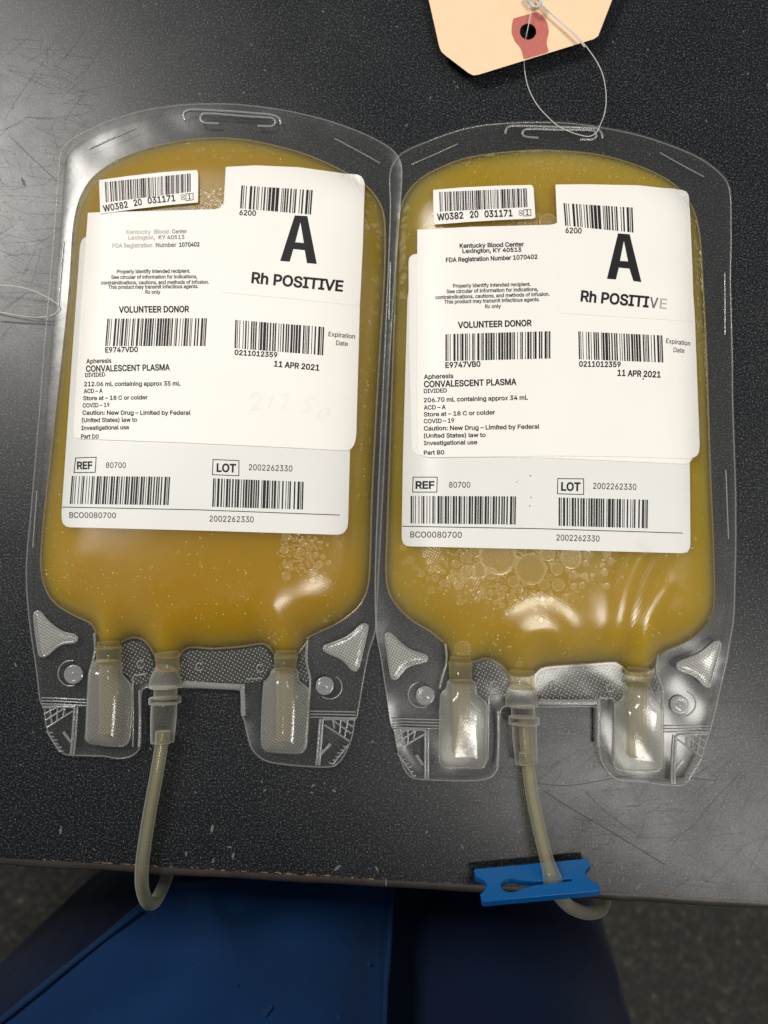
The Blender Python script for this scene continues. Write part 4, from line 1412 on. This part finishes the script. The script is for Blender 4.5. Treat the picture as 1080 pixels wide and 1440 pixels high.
RIGHT = dict(
    plasma='plasma_yellow', phase=2.3, height=0.0125, shoulder=0.029, zlift=0.0006, flapwave=0.0006,
    outline=[(549, 300), (548, 250), (553, 232), (566, 217), (600, 201), (650, 184), (700, 176), (750, 173.5), (800, 175), (850, 181.5), (900, 193), (950, 209), (985, 225), (1008, 242), (1021, 257), (1026, 278), (1026.5, 330), (1026, 400), (1028, 500), (1030, 600), (1033, 700), (1033, 780), (1030, 868), (1024, 905), (1014, 962), (1000, 1018),
             (996, 1033), (990, 1050), (984, 1068), (973, 1090), (962, 1102), (945, 1104), (900, 1099), (870, 1096), (852, 1082), (843, 1060), (840, 1000), (838, 994), (820, 993), (760, 994), (709, 993), (703, 1000), (702, 1060), (699, 1080), (690, 1092), (670, 1097), (620, 1097), (582, 1094), (570, 1083), (560, 1058), (554, 1026), (550, 1020), (545, 985), (536, 925), (529, 885), (528, 800), (534, 650), (543, 450)],
    chamber=[(770, 212), (720, 214), (660, 222), (620, 236), (590, 253), (570, 277), (559, 312), (556, 400), (552, 520), (548, 640), (544, 760), (543, 810), (550, 840), (575, 869), (605, 888), (624, 904), (629, 918), (632, 929), (648, 932), (662, 930), (669, 930), (683, 925), (696, 930), (708, 938), (718, 950), (734, 952), (750, 950),
             (757, 941), (772, 937), (820, 934), (864, 931), (873, 936), (882, 944), (898, 946), (912, 944), (922, 935), (926, 922), (934, 916), (960, 905), (982, 890), (999, 868), (1004, 840), (1003, 780), (998, 650), (993, 500), (988, 400), (983, 330), (972, 290), (945, 258), (900, 235), (840, 218)],
    folds=[([(690, 912), (702, 880), (718, 852), (745, 836), (775, 842), (797, 868), (812, 905)], 0.0017, 0.0062), ([(716, 915), (733, 892), (760, 886), (790, 905), (818, 926)], 0.0008, 0.0026),
           ([(890, 780), (873, 815), (864, 860), (862, 915)], 0.0016, 0.0036), ([(925, 822), (908, 855), (900, 890), (898, 930)], 0.0015, 0.0034), ([(648, 915), (640, 880), (620, 850)], 0.0008, 0.005)],
    slits=[[(578.5, 232), (643.5, 203)], [(927.6, 215), (990, 249)], [(1019, 384), (1019, 471)], [(1020, 661), (1024, 758)], [(549, 370), (547, 450)]],
    hanger=[[(710.6, 188), (713, 180), (722, 177.6), (780, 179), (839, 181.5), (845.4, 186.7), (847.5, 194)], [(757, 194), (738, 192), (734.4, 186.7), (739, 182), (790, 183), (833.7, 184), (839, 190.6), (833.7, 196.3), (815.6, 196.5)]],
    webs=[[(667, 952), (667, 938), (674, 932), (684, 929), (695, 934), (705, 942), (713, 954), (716, 966), (711, 978), (690, 984), (683, 982), (672, 972)], [(755, 952), (760, 945), (774, 941), (820, 938), (862, 935), (870, 940), (877, 950), (878, 962), (874, 978), (862, 984), (840, 984), (800, 983), (757, 982)],
          [(918, 950), (925, 940), (924, 960), (929, 975), (930, 988), (920, 976), (916, 964)]],
    bars=[([(757, 987), (800, 988), (838, 987)], 0.0011), ([(841, 984), (841, 1005), (841, 1050)], 0.0007), ([(687, 978), (709, 977)], 0.0003), ([(700, 1000), (701, 1040), (699, 1078)], 0.0004),
          ([(626, 905), (628, 930), (622, 952), (618, 968)], 0.0004), ([(925, 920), (923, 945), (931, 968), (931, 998)], 0.0004), ([(842, 981), (863, 982)], 0.0003), ([(687, 980), (687, 1030), (686, 1070)], 0.0003), ([(864, 984), (863, 1040), (864, 1074)], 0.0003)],
    triangles=[[(542, 892.5), (547.5, 890.5), (572.5, 912.5), (599, 922.5), (600.5, 928), (595, 930.5), (572.5, 937.5), (557.5, 954), (551, 952.5), (545, 915)],
               [(950.5, 936), (955, 931), (982.5, 920), (1002.5, 904), (1011, 902.5), (1012, 907.5), (999, 965), (992.5, 964.5), (977.5, 951), (955, 941)]],
    studs=[(598, 978, 13, 592, 977, 18, 60, 260), (954.5, 991, 13, 961, 990, 18, -70, 110)],
    rings=[(694, 963), (779, 965), (858, 967.5)],
    corners=[mirror_corner((553, 1026), (598, 1026), (598, 1095), (560, 1055), (597, 1032), (559, 1059), (582, 1092), (585, 1062), (595, 1076), 1),
             mirror_corner((995, 1032), (952, 1034), (948, 1102), (986, 1064), (955, 1041), (985, 1067), (966, 1100), (961, 1070), (951, 1085), -1)],
    ribs=[(551, 1010, 617, 1012, 4), (933, 1021, 997, 1021, 3)],
    ports=[dict(neck=(647.5, 930, 648, 957, 0.0040), cover=[(631, 957), (628, 968), (620, 977), (617, 1060), (618, 1070), (624, 1077), (672, 1081), (681, 1078), (684.5, 1068), (685, 992), (671, 977), (666, 958)], h=0.0075, sh=0.005, inner=[(648, 958), (649, 1060)]),
           dict(neck=(897.5, 945, 897, 963, 0.0041), cover=[(880, 964), (876, 982), (865, 991), (862.5, 1068), (864, 1077), (871, 1083), (918, 1085), (928, 1082), (931.5, 1072), (930.5, 992), (917, 977), (913, 965)], h=0.0075, sh=0.005, inner=[(897, 964), (896, 1065)])],
    centre=dict(stack=[('port_neck', 'port', [(734, 943, .0043, .005), (734, 949, .0045, .005), (734.5, 953, .0042, .005), (735, 966, .0042, .005), (735, 969, .0045, .005)]),
                       ('port_collar', 'frost', [(735, 965, .0043, .005), (734, 972, .0049, .0048), (733.5, 980, .0057, .0046), (733.5, 992, .0058, .0044)]),
                       ('port_tube', 'conn', [(735, 992, .0042, .0048), (736, 1010, .0042, .005)]),
                       ('connector_flange', 'conn', [(736.5, 1008, .0052, .005), (736.5, 1009, .0054, .005), (737, 1018, .0054, .005), (737, 1019, .0048, .005)]),
                       ('connector', 'conn', [(737, 1018, .0044, .005), (738, 1040, .0043, .005), (740, 1069, .0040, .005), (740.5, 1073, .004, .005)]),
                       ('connector_tip', 'conn', [(740, 1058, .0027, .005), (741.5, 1075, .0027, .005)])],
                tube=[(738, 1012, .005), (740, 1040, .005), (743, 1076, .005), (748, 1115, .0055), (757, 1160, .0068), (768, 1205, .0088), (776, 1232, .0095), (779.5, 1246, .0075), (788, 1262, .002), (803, 1276, -.006), (826, 1284, -.0125), (845, 1279, -.018), (851, 1262, -.024), (852, 1236, -.029), (850, 1200, -.033)], tube_r=0.0023, pinch=(778.5, 1242, .0085)),
    labels=[('base', 'base_label', [(580, 370), (573, 420), (569, 560), (566.5, 650), (564.8, 755), (565.5, 762), (569, 767), (575, 768.3), (760, 772.5), (960, 778), (967, 776), (971, 769), (970, 652), (968, 420), (900, 370)], 0.00012, 'paper_base'),
            ('under', 'older_label', [(586, 357), (578, 358.5), (574.5, 364), (575, 480), (578.5, 622), (579, 632), (584, 638.5), (592, 640.5), (780, 644), (930, 651), (966, 652.5), (972, 649), (975, 640), (974, 420), (900, 360)], 0.00038, 'paper'),
            ('main', 'main_label', [(587, 323), (660, 319), (776, 316), (783, 314), (787, 308), (968, 320), (977, 440), (984, 626), (983, 636), (979, 642), (971, 645), (880, 642), (780, 641), (600, 643), (592, 640), (587, 632), (586, 480)], 0.00064, 'paper'),
            ('grp', 'blood_group_label', [(781, 259.5), (820, 259), (897, 260.5), (930, 264), (957, 265.5), (965, 268.5), (969.5, 276), (974, 380), (976, 452), (880, 446), (784.5, 440), (785, 350)], 0.00080, 'paper'),
            ('din', 'donation_number_label', [(609, 267), (650, 263.5), (700, 261), (750, 260), (751.5, 283), (753, 307.4), (710, 309), (660, 312), (610.4, 315.8), (609.5, 290)], 0.00098, 'paper')],
    bars_code=[('din', DIN, [(617.6, 270), (740.7, 264.6), (741.7, 291.2), (618.6, 297.6)]), ('grp', [('B', '=%'), ('C', '6200')], [(792.4, 285.6), (889.6, 291.8), (890.8, 327.0), (794.9, 317.2)]),
               ('main', [('B', '=<E9747VB0')], [(626.4, 470), (774, 465.6), (774, 504.1), (626.4, 507.8)]), ('main', [('B', '&>'), ('C', '0211012359')], [(813.2, 466), (931.4, 471.6), (932.8, 509.7), (814.2, 505.2)]),
               ('base', [('B', 'BCO0080700')], [(577.4, 697.4), (725.7, 698), (725, 737.6), (577.4, 735.9)]), ('base', [('C', '2002262330'), ('B', '-A')], [(785.6, 699.6), (911.2, 702.8), (910.6, 742.9), (785.6, 739.4)])],
    rules=[('din', [(736.4, 295), (746.4, 294.4), (746.7, 303.2), (736.6, 303.8)], 0.9, True, 'digit_box', 'ink'), ('base', [(580.9, 671), (614.9, 671), (614.3, 692), (580.3, 692)], 1.1, True, 'reference_box', 'ink'),
           ('base', [(784.5, 673), (820.7, 673.4), (820.7, 695.4), (783.9, 694.3)], 1.1, True, 'lot_box', 'ink'), ('base', [(565.6, 740), (760, 743.5), (960.2, 749.7)], 1.1, False, 'printed_rule', 'ink'),
           ('main', [(904.2, 531.5), (904.7, 534)], 1.6, False, 'ink_mark', 'ink'), ('base', [(745, 668.5), (747, 669.5)], 1.4, False, 'ink_mark', 'ink_mid'), ('base', [(746, 699), (747.5, 700)], 1.4, False, 'ink_mark', 'ink_mid'), ('base', [(744, 711), (746, 712)], 1.4, False, 'ink_mark', 'ink_mid'), ('base', [(726, 677.5), (727.5, 678)], 1.2, False, 'ink_mark', 'ink_mid')],
    texts=RIGHT_T, bubbles=right_bubbles, fleck_box=((545, 1004), (215, 930)))

BL = build_bag(LEFT, 'amber plasma bag whose tubing loops over the table edge, its printed address partly faded')
BR = build_bag(RIGHT, 'amber plasma bag with large foam bubbles below its labels, tubing pinched by the blue clamp')

# ------------------------------------------------------------------ blue slide clamp
top_mid = u1(746, 1218, 0.0030)
ax = (u1(822, 1211.5, 0.0030) - u1(670, 1225.5, 0.0030)).normalized()
bl_ = u1(679, 1266, 0.0125)
br_ = u1(845, 1262, 0.0125)
dn = ((bl_ + br_) / 2 - top_mid)
dn = (dn - ax * dn.dot(ax))
Dp = dn.length
dn.normalize()
nz = ax.cross(-dn).normalized()
if nz.z < 0:
    nz = -nz
shift = ((bl_ + br_) / 2 - top_mid).dot(ax)
Wd = 0.0400
k = Wd / 2


def notch(xs, sgn, rev):
    pts = []
    for t in np.linspace(0, 1, 9):
        y = 0.23 + 0.54 * t
        dep = 0.0030 * math.sin(math.pi * t) ** 0.8
        pts.append((xs - sgn * dep, y))
    return pts[::-1] if rev else pts


sk = shift * 0.9
poly = [(-k + .0006, 0.0), (k - .0006, 0.0), (k, .05)] + notch(k, 1, False) + [(k, .95), (k - .0006, 1.0), (-k + .0006, 1.0), (-k, .95)] + notch(-k, -1, True) + [(-k, .05)]
poly = np.array([(x + sk * y, y * Dp) for x, y in poly])
cx, cyy, rx, ry = -0.0082, Dp * 0.60, 0.0036, 0.0024
slot = [(cx + rx * math.cos(t), cyy + ry * math.sin(t)) for t in np.linspace(0.75, 2 * math.pi - 0.75, 16)]
slot = slot + [(0.0, cyy - 0.0006), (0.0125, cyy - 0.0004), (0.0125, cyy + 0.0004), (0.0, cyy + 0.0006)]
V2, T = fill(poly, [np.array(slot)], step=None)
TH = 0.0030


def cl(p, h):
    q = top_mid + ax * p[0] + dn * p[1] + nz * h
    return (q.x, q.y, q.z)


# the local frame (ax, dn) is left handed about nz, so turn the faces
hand = ax.cross(dn).dot(nz)
if hand < 0:
    T = T[:, ::-1]
V, F = solid(np.array([cl(p, TH / 2) for p in V2]), np.array([cl(p, -TH / 2) for p in V2]), T)
clamp = mesh_obj('slide_clamp', V, F, M['blue'], smooth=False)
bv = clamp.modifiers.new('soft_edges', 'BEVEL')
bv.width = 0.0005
bv.segments = 3
bv.limit_method = 'ANGLE'
bv.angle_limit = R(40)
clamp['label'] = 'blue plastic slide clamp with keyhole slot pinching a tube at the table edge'
clamp['category'] = 'clamp'

# ------------------------------------------------------------------ manila tag
tz = 0.0050
tc = u1(735, 30, 0)
TAG = thing('manila_tag', (tc.x, tc.y, 0), 'cream manila card tag with red reinforced hole at the top edge', 'tag')
card = [(590, -60), (603, 0), (619, 71), (624, 76), (662, 105), (668, 106.5), (838, 54), (841, 51), (860, 2), (882, -60)]
hole = [(742.5 + 11.6 * math.cos(t), 44.5 + 11.4 * math.sin(t)) for t in np.linspace(0, 2 * math.pi, 29)[:-1]]
V2, T = fill(resample(np.array(card, float), 8), [np.array(hole)], step=14)
T = T[:, ::-1]
zz = tz + 0.00002 * (100 - V2[:, 1]) * 0.6
mesh_obj('card', *solid(unp(V2, zz), unp(V2, zz - 0.00035), T), M['manila'], TAG, smooth=False)
patch = [(722, 26), (756, 16.2), (763, 22), (770, 32), (771.8, 44), (769, 56), (768.5, 62), (772, 72.8), (736.5, 83.4), (734, 72), (731, 66), (724, 58), (719.5, 47), (720, 34)]
V2, T = fill(resample(np.array(patch, float), 4), [np.array(hole)], step=9)
T = T[:, ::-1]
zz = tz + 0.00002 * (100 - V2[:, 1]) * 0.6 + 0.0002
mesh_obj('hole_reinforcement', *solid(unp(V2, zz), unp(V2, zz - 0.00018), T), M['red_patch'], TAG, smooth=False)


def cord(name, pts, rad, mat, parent, segs=8):
    P = spline(np.array([list(u1(u, v, z)) for (u, v, z) in pts]), 8, False)
    P = resample(P, 0.0012, False)
    return mesh_obj(name, *sweep(P, rad, segs), mat, parent)


sc0 = u1(790, 100, 0)
STR = thing('tag_string', (sc0.x, sc0.y, 0), 'clear nylon string tying the manila tag to the bag beside it', 'string', 'clear strings tied through the bag edges')
cord('loop', [(748, -8, .0085), (746, 20, .0082), (741, 46, .0070), (738.5, 60, .0032), (737, 84, .0020), (738.5, 104, .0022), (744, 126, .003), (755, 147, .0036), (768, 162, .0038), (783, 176, .0036), (796, 183, .0032), (812, 189, .0030), (828, 192, .0031), (838, 187, .0034), (843, 178, .0044), (850, 160, .006), (852.5, 138, .0072), (849, 110, .0085), (840, 88, .0092), (824, 65, .0092), (806, 45, .0092), (786, 28, .0094), (766, 12, .0094), (752, -4, .0092)], 0.00017, M['string'], STR)
cord('loop', [(764, 8, .0098), (778, 22, .0096), (796, 38, .0096), (815, 57, .0094), (822, 66, .0092)], 0.00026, M['string'], STR)
kn = []
r = random.Random(3)
for i in range(5):
    a0 = r.uniform(0, 6)
    kn.append(sweep([u1(752 + 9 * math.cos(a0 + t) + r.uniform(-2, 2), 2 + 8 * math.sin(a0 + t * 1.2), 0.0095 + 0.0008 * math.sin(3 * t)) for t in np.linspace(0, 4.5, 16)], 0.0004, 7))
mesh_obj('knot', *join(kn), M['string'], STR)

sc1 = u1(40, 430, 0)
STR2 = thing('tag_string', (sc1.x, sc1.y, 0), 'clear nylon string loop entering from the left edge of the photograph', 'string', 'clear strings tied through the bag edges')
cord('loop', [(-40, 404, .004), (-15, 401, .005), (10, 401.5, .0055), (30, 404, .0055), (50, 410, .005), (66, 418, .0042), (77, 425, .0034), (83, 431, .0030), (82, 437, .0026), (72, 443.5, .0022), (56, 446, .002), (40, 445.5, .0018), (20, 442.5, .0016), (0, 439, .0014), (-30, 432, .0014)], 0.00016, M['string'], STR2)

# ------------------------------------------------------------------ the seated person's lap
lc = (0.0, -0.3, -0.3)
PERSON = thing('person', lc, 'person in navy clothes seated at the table, only the lap visible', 'person')
zb = -0.21
sil = unp([(-60, 1412), (0, 1374), (40, 1343), (100, 1308), (180, 1281), (215, 1255)], -0.105)[:, :2].tolist()
silr = unp([(838, 1250), (858, 1292), (872, 1318), (890, 1380), (906, 1440), (925, 1500)], -0.105)[:, :2].tolist()
lap = [(-0.28, -0.58), (-0.275, -0.32)] + sil + [(-0.125, -0.10), (-0.12, 0.10), (-0.08, 0.14), (0.09, 0.14), (0.115, 0.10), (0.115, -0.10)] + silr + [(0.18, -0.36), (0.19, -0.58)]
lapP = resample(spline(np.array(lap), 6), 0.006)


def lap_z(xy):
    d = segdist(xy, lapP)
    d = np.where(inside(xy, lapP), d, 0)
    q = np.clip(d / 0.055, 0, 1)
    z = -0.125 + 0.065 * (1 - (1 - q) ** 2) ** 0.55
    gap = np.exp(-((xy[:, 0] - 0.012 - 0.05 * np.clip(xy[:, 1] + 0.2, -.2, .2)) / 0.022) ** 2)
    z = z - 0.018 * gap
    z = z - 0.016 / (1 + np.exp(-(xy[:, 0] - 0.02) / 0.01))          # the right thigh lies lower
    z = z + 0.0022 * np.sin(xy[:, 0] * 55 + xy[:, 1] * 38) * np.sin(xy[:, 1] * 47 - xy[:, 0] * 21)
    return z


V2, T = fill(lapP, step=0.008)
V, F = solid(np.column_stack([V2, lap_z(V2)]), np.column_stack([V2, np.full(len(V2), -0.26)]), T)
mesh_obj('trousers', V, F, M['navy_dark'], PERSON)
pan = [(-90, 1512), (0, 1437), (100, 1357), (188, 1284), (215, 1262), (300, 1240), (430, 1236), (556, 1240), (553, 1310), (548, 1400), (545, 1470), (543, 1530), (300, 1540), (60, 1530)]
panP = resample(unp(np.array(pan, float), -0.055)[:, :2], 0.004)
V2, T = fill(panP, step=0.006)
ed_ = segdist(V2, panP)
zz = np.maximum(lap_z(V2), -0.070 + 0.0 * ed_) + 0.005 + 0.002 * np.clip(ed_ / 0.006, 0, 1)
fx, fy = V2[:, 0], V2[:, 1]
zz = zz + 0.0011 * np.sin(fx * 70 + 3 * np.sin(fy * 40)) + 0.0009 * np.sin(fx * 45 - fy * 120 + 1.5) + 0.0025 * np.exp(-((fx + 0.055 + 0.7 * (fy + 0.21)) / 0.006) ** 2) * np.clip((-0.19 - fy) / 0.02, 0, 1)
pn = mesh_obj('tunic_panel', *solid(np.column_stack([V2, zz]), np.column_stack([V2, zz - 0.003]), T), M['navy'], PERSON)
for pts in ([(-60, 1490), (0, 1443), (60, 1394), (130, 1338), (184, 1296)], [(551, 1262), (549, 1330), (543, 1400), (541, 1460)]):
    P = resample(unp(np.array(pts, float), -0.052)[:, :2], 0.004, False)
    z = np.maximum(lap_z(P), -0.070) + 0.0072
    mesh_obj('hem', *sweep(np.column_stack([P, z]), 0.0009, 8, 0.5), M['navy'], pn)
# unseen upper body leaning over the table, added to shade the lap
rings = [(-0.27, -0.56, 0.185, 0.125), (-0.16, -0.55, 0.19, 0.13), (0.0, -0.49, 0.17, 0.115), (0.12, -0.40, 0.19, 0.115), (0.22, -0.33, 0.225, 0.11), (0.29, -0.295, 0.26, 0.10), (0.33, -0.285, 0.24, 0.075), (0.35, -0.28, 0.10, 0.055), (0.40, -0.26, 0.06, 0.055)]
V, F = [], []
ns = 32
for (z, y, a, b) in rings:
    for i in range(ns):
        t = 2 * math.pi * i / ns
        cxx, syy = math.cos(t), math.sin(t)
        V.append((0.0 + a * math.copysign(abs(cxx) ** 0.8, cxx), y + b * math.copysign(abs(syy) ** 0.8, syy), z + 0.004 * math.sin(5 * t + 30 * z)))
for j in range(len(rings) - 1):
    F += [(j * ns + i, j * ns + (i + 1) % ns, (j + 1) * ns + (i + 1) % ns, (j + 1) * ns + i) for i in range(ns)]
F += [tuple(range(ns))[::-1], tuple((len(rings) - 1) * ns + i for i in range(ns))]
mesh_obj('unseen_torso', V, F, M['navy'], PERSON)
LN = []
r = random.Random(8)
for (u, v, s) in [(375, 1425, 0.0022), (379, 1421, 0.0016), (370, 1430, 0.0016), (455, 1436, 0.0035), (470, 1438, 0.003), (248, 1365, 0.0016), (265, 1364, 0.0018), (380, 1349, 0.001), (518, 1370, 0.0012), (515, 1435, 0.0008), (330, 1390, 0.0007), (430, 1380, 0.0007), (190, 1400, 0.0008)]:
    c = unp([(u, v)], -0.052)[0]
    z = max(lap_z(c[None, :2])[0], -0.070) + 0.0073
    n = 9
    Vq = [(c[0], c[1], z + 0.0003)] + [(c[0] + s * r.uniform(.4, 1.3) * math.cos(6.283 * i / n), c[1] + 0.6 * s * r.uniform(.4, 1.3) * math.sin(6.283 * i / n), z + 0.0001) for i in range(n)]
    LN.append((np.array(Vq), [(0, 1 + i, 1 + (i + 1) % n) for i in range(n)]))
o = mesh_obj('lint', *join(LN), M['lint'], pn)
o['kind'] = 'stuff'
print('done', len(bpy.data.objects))
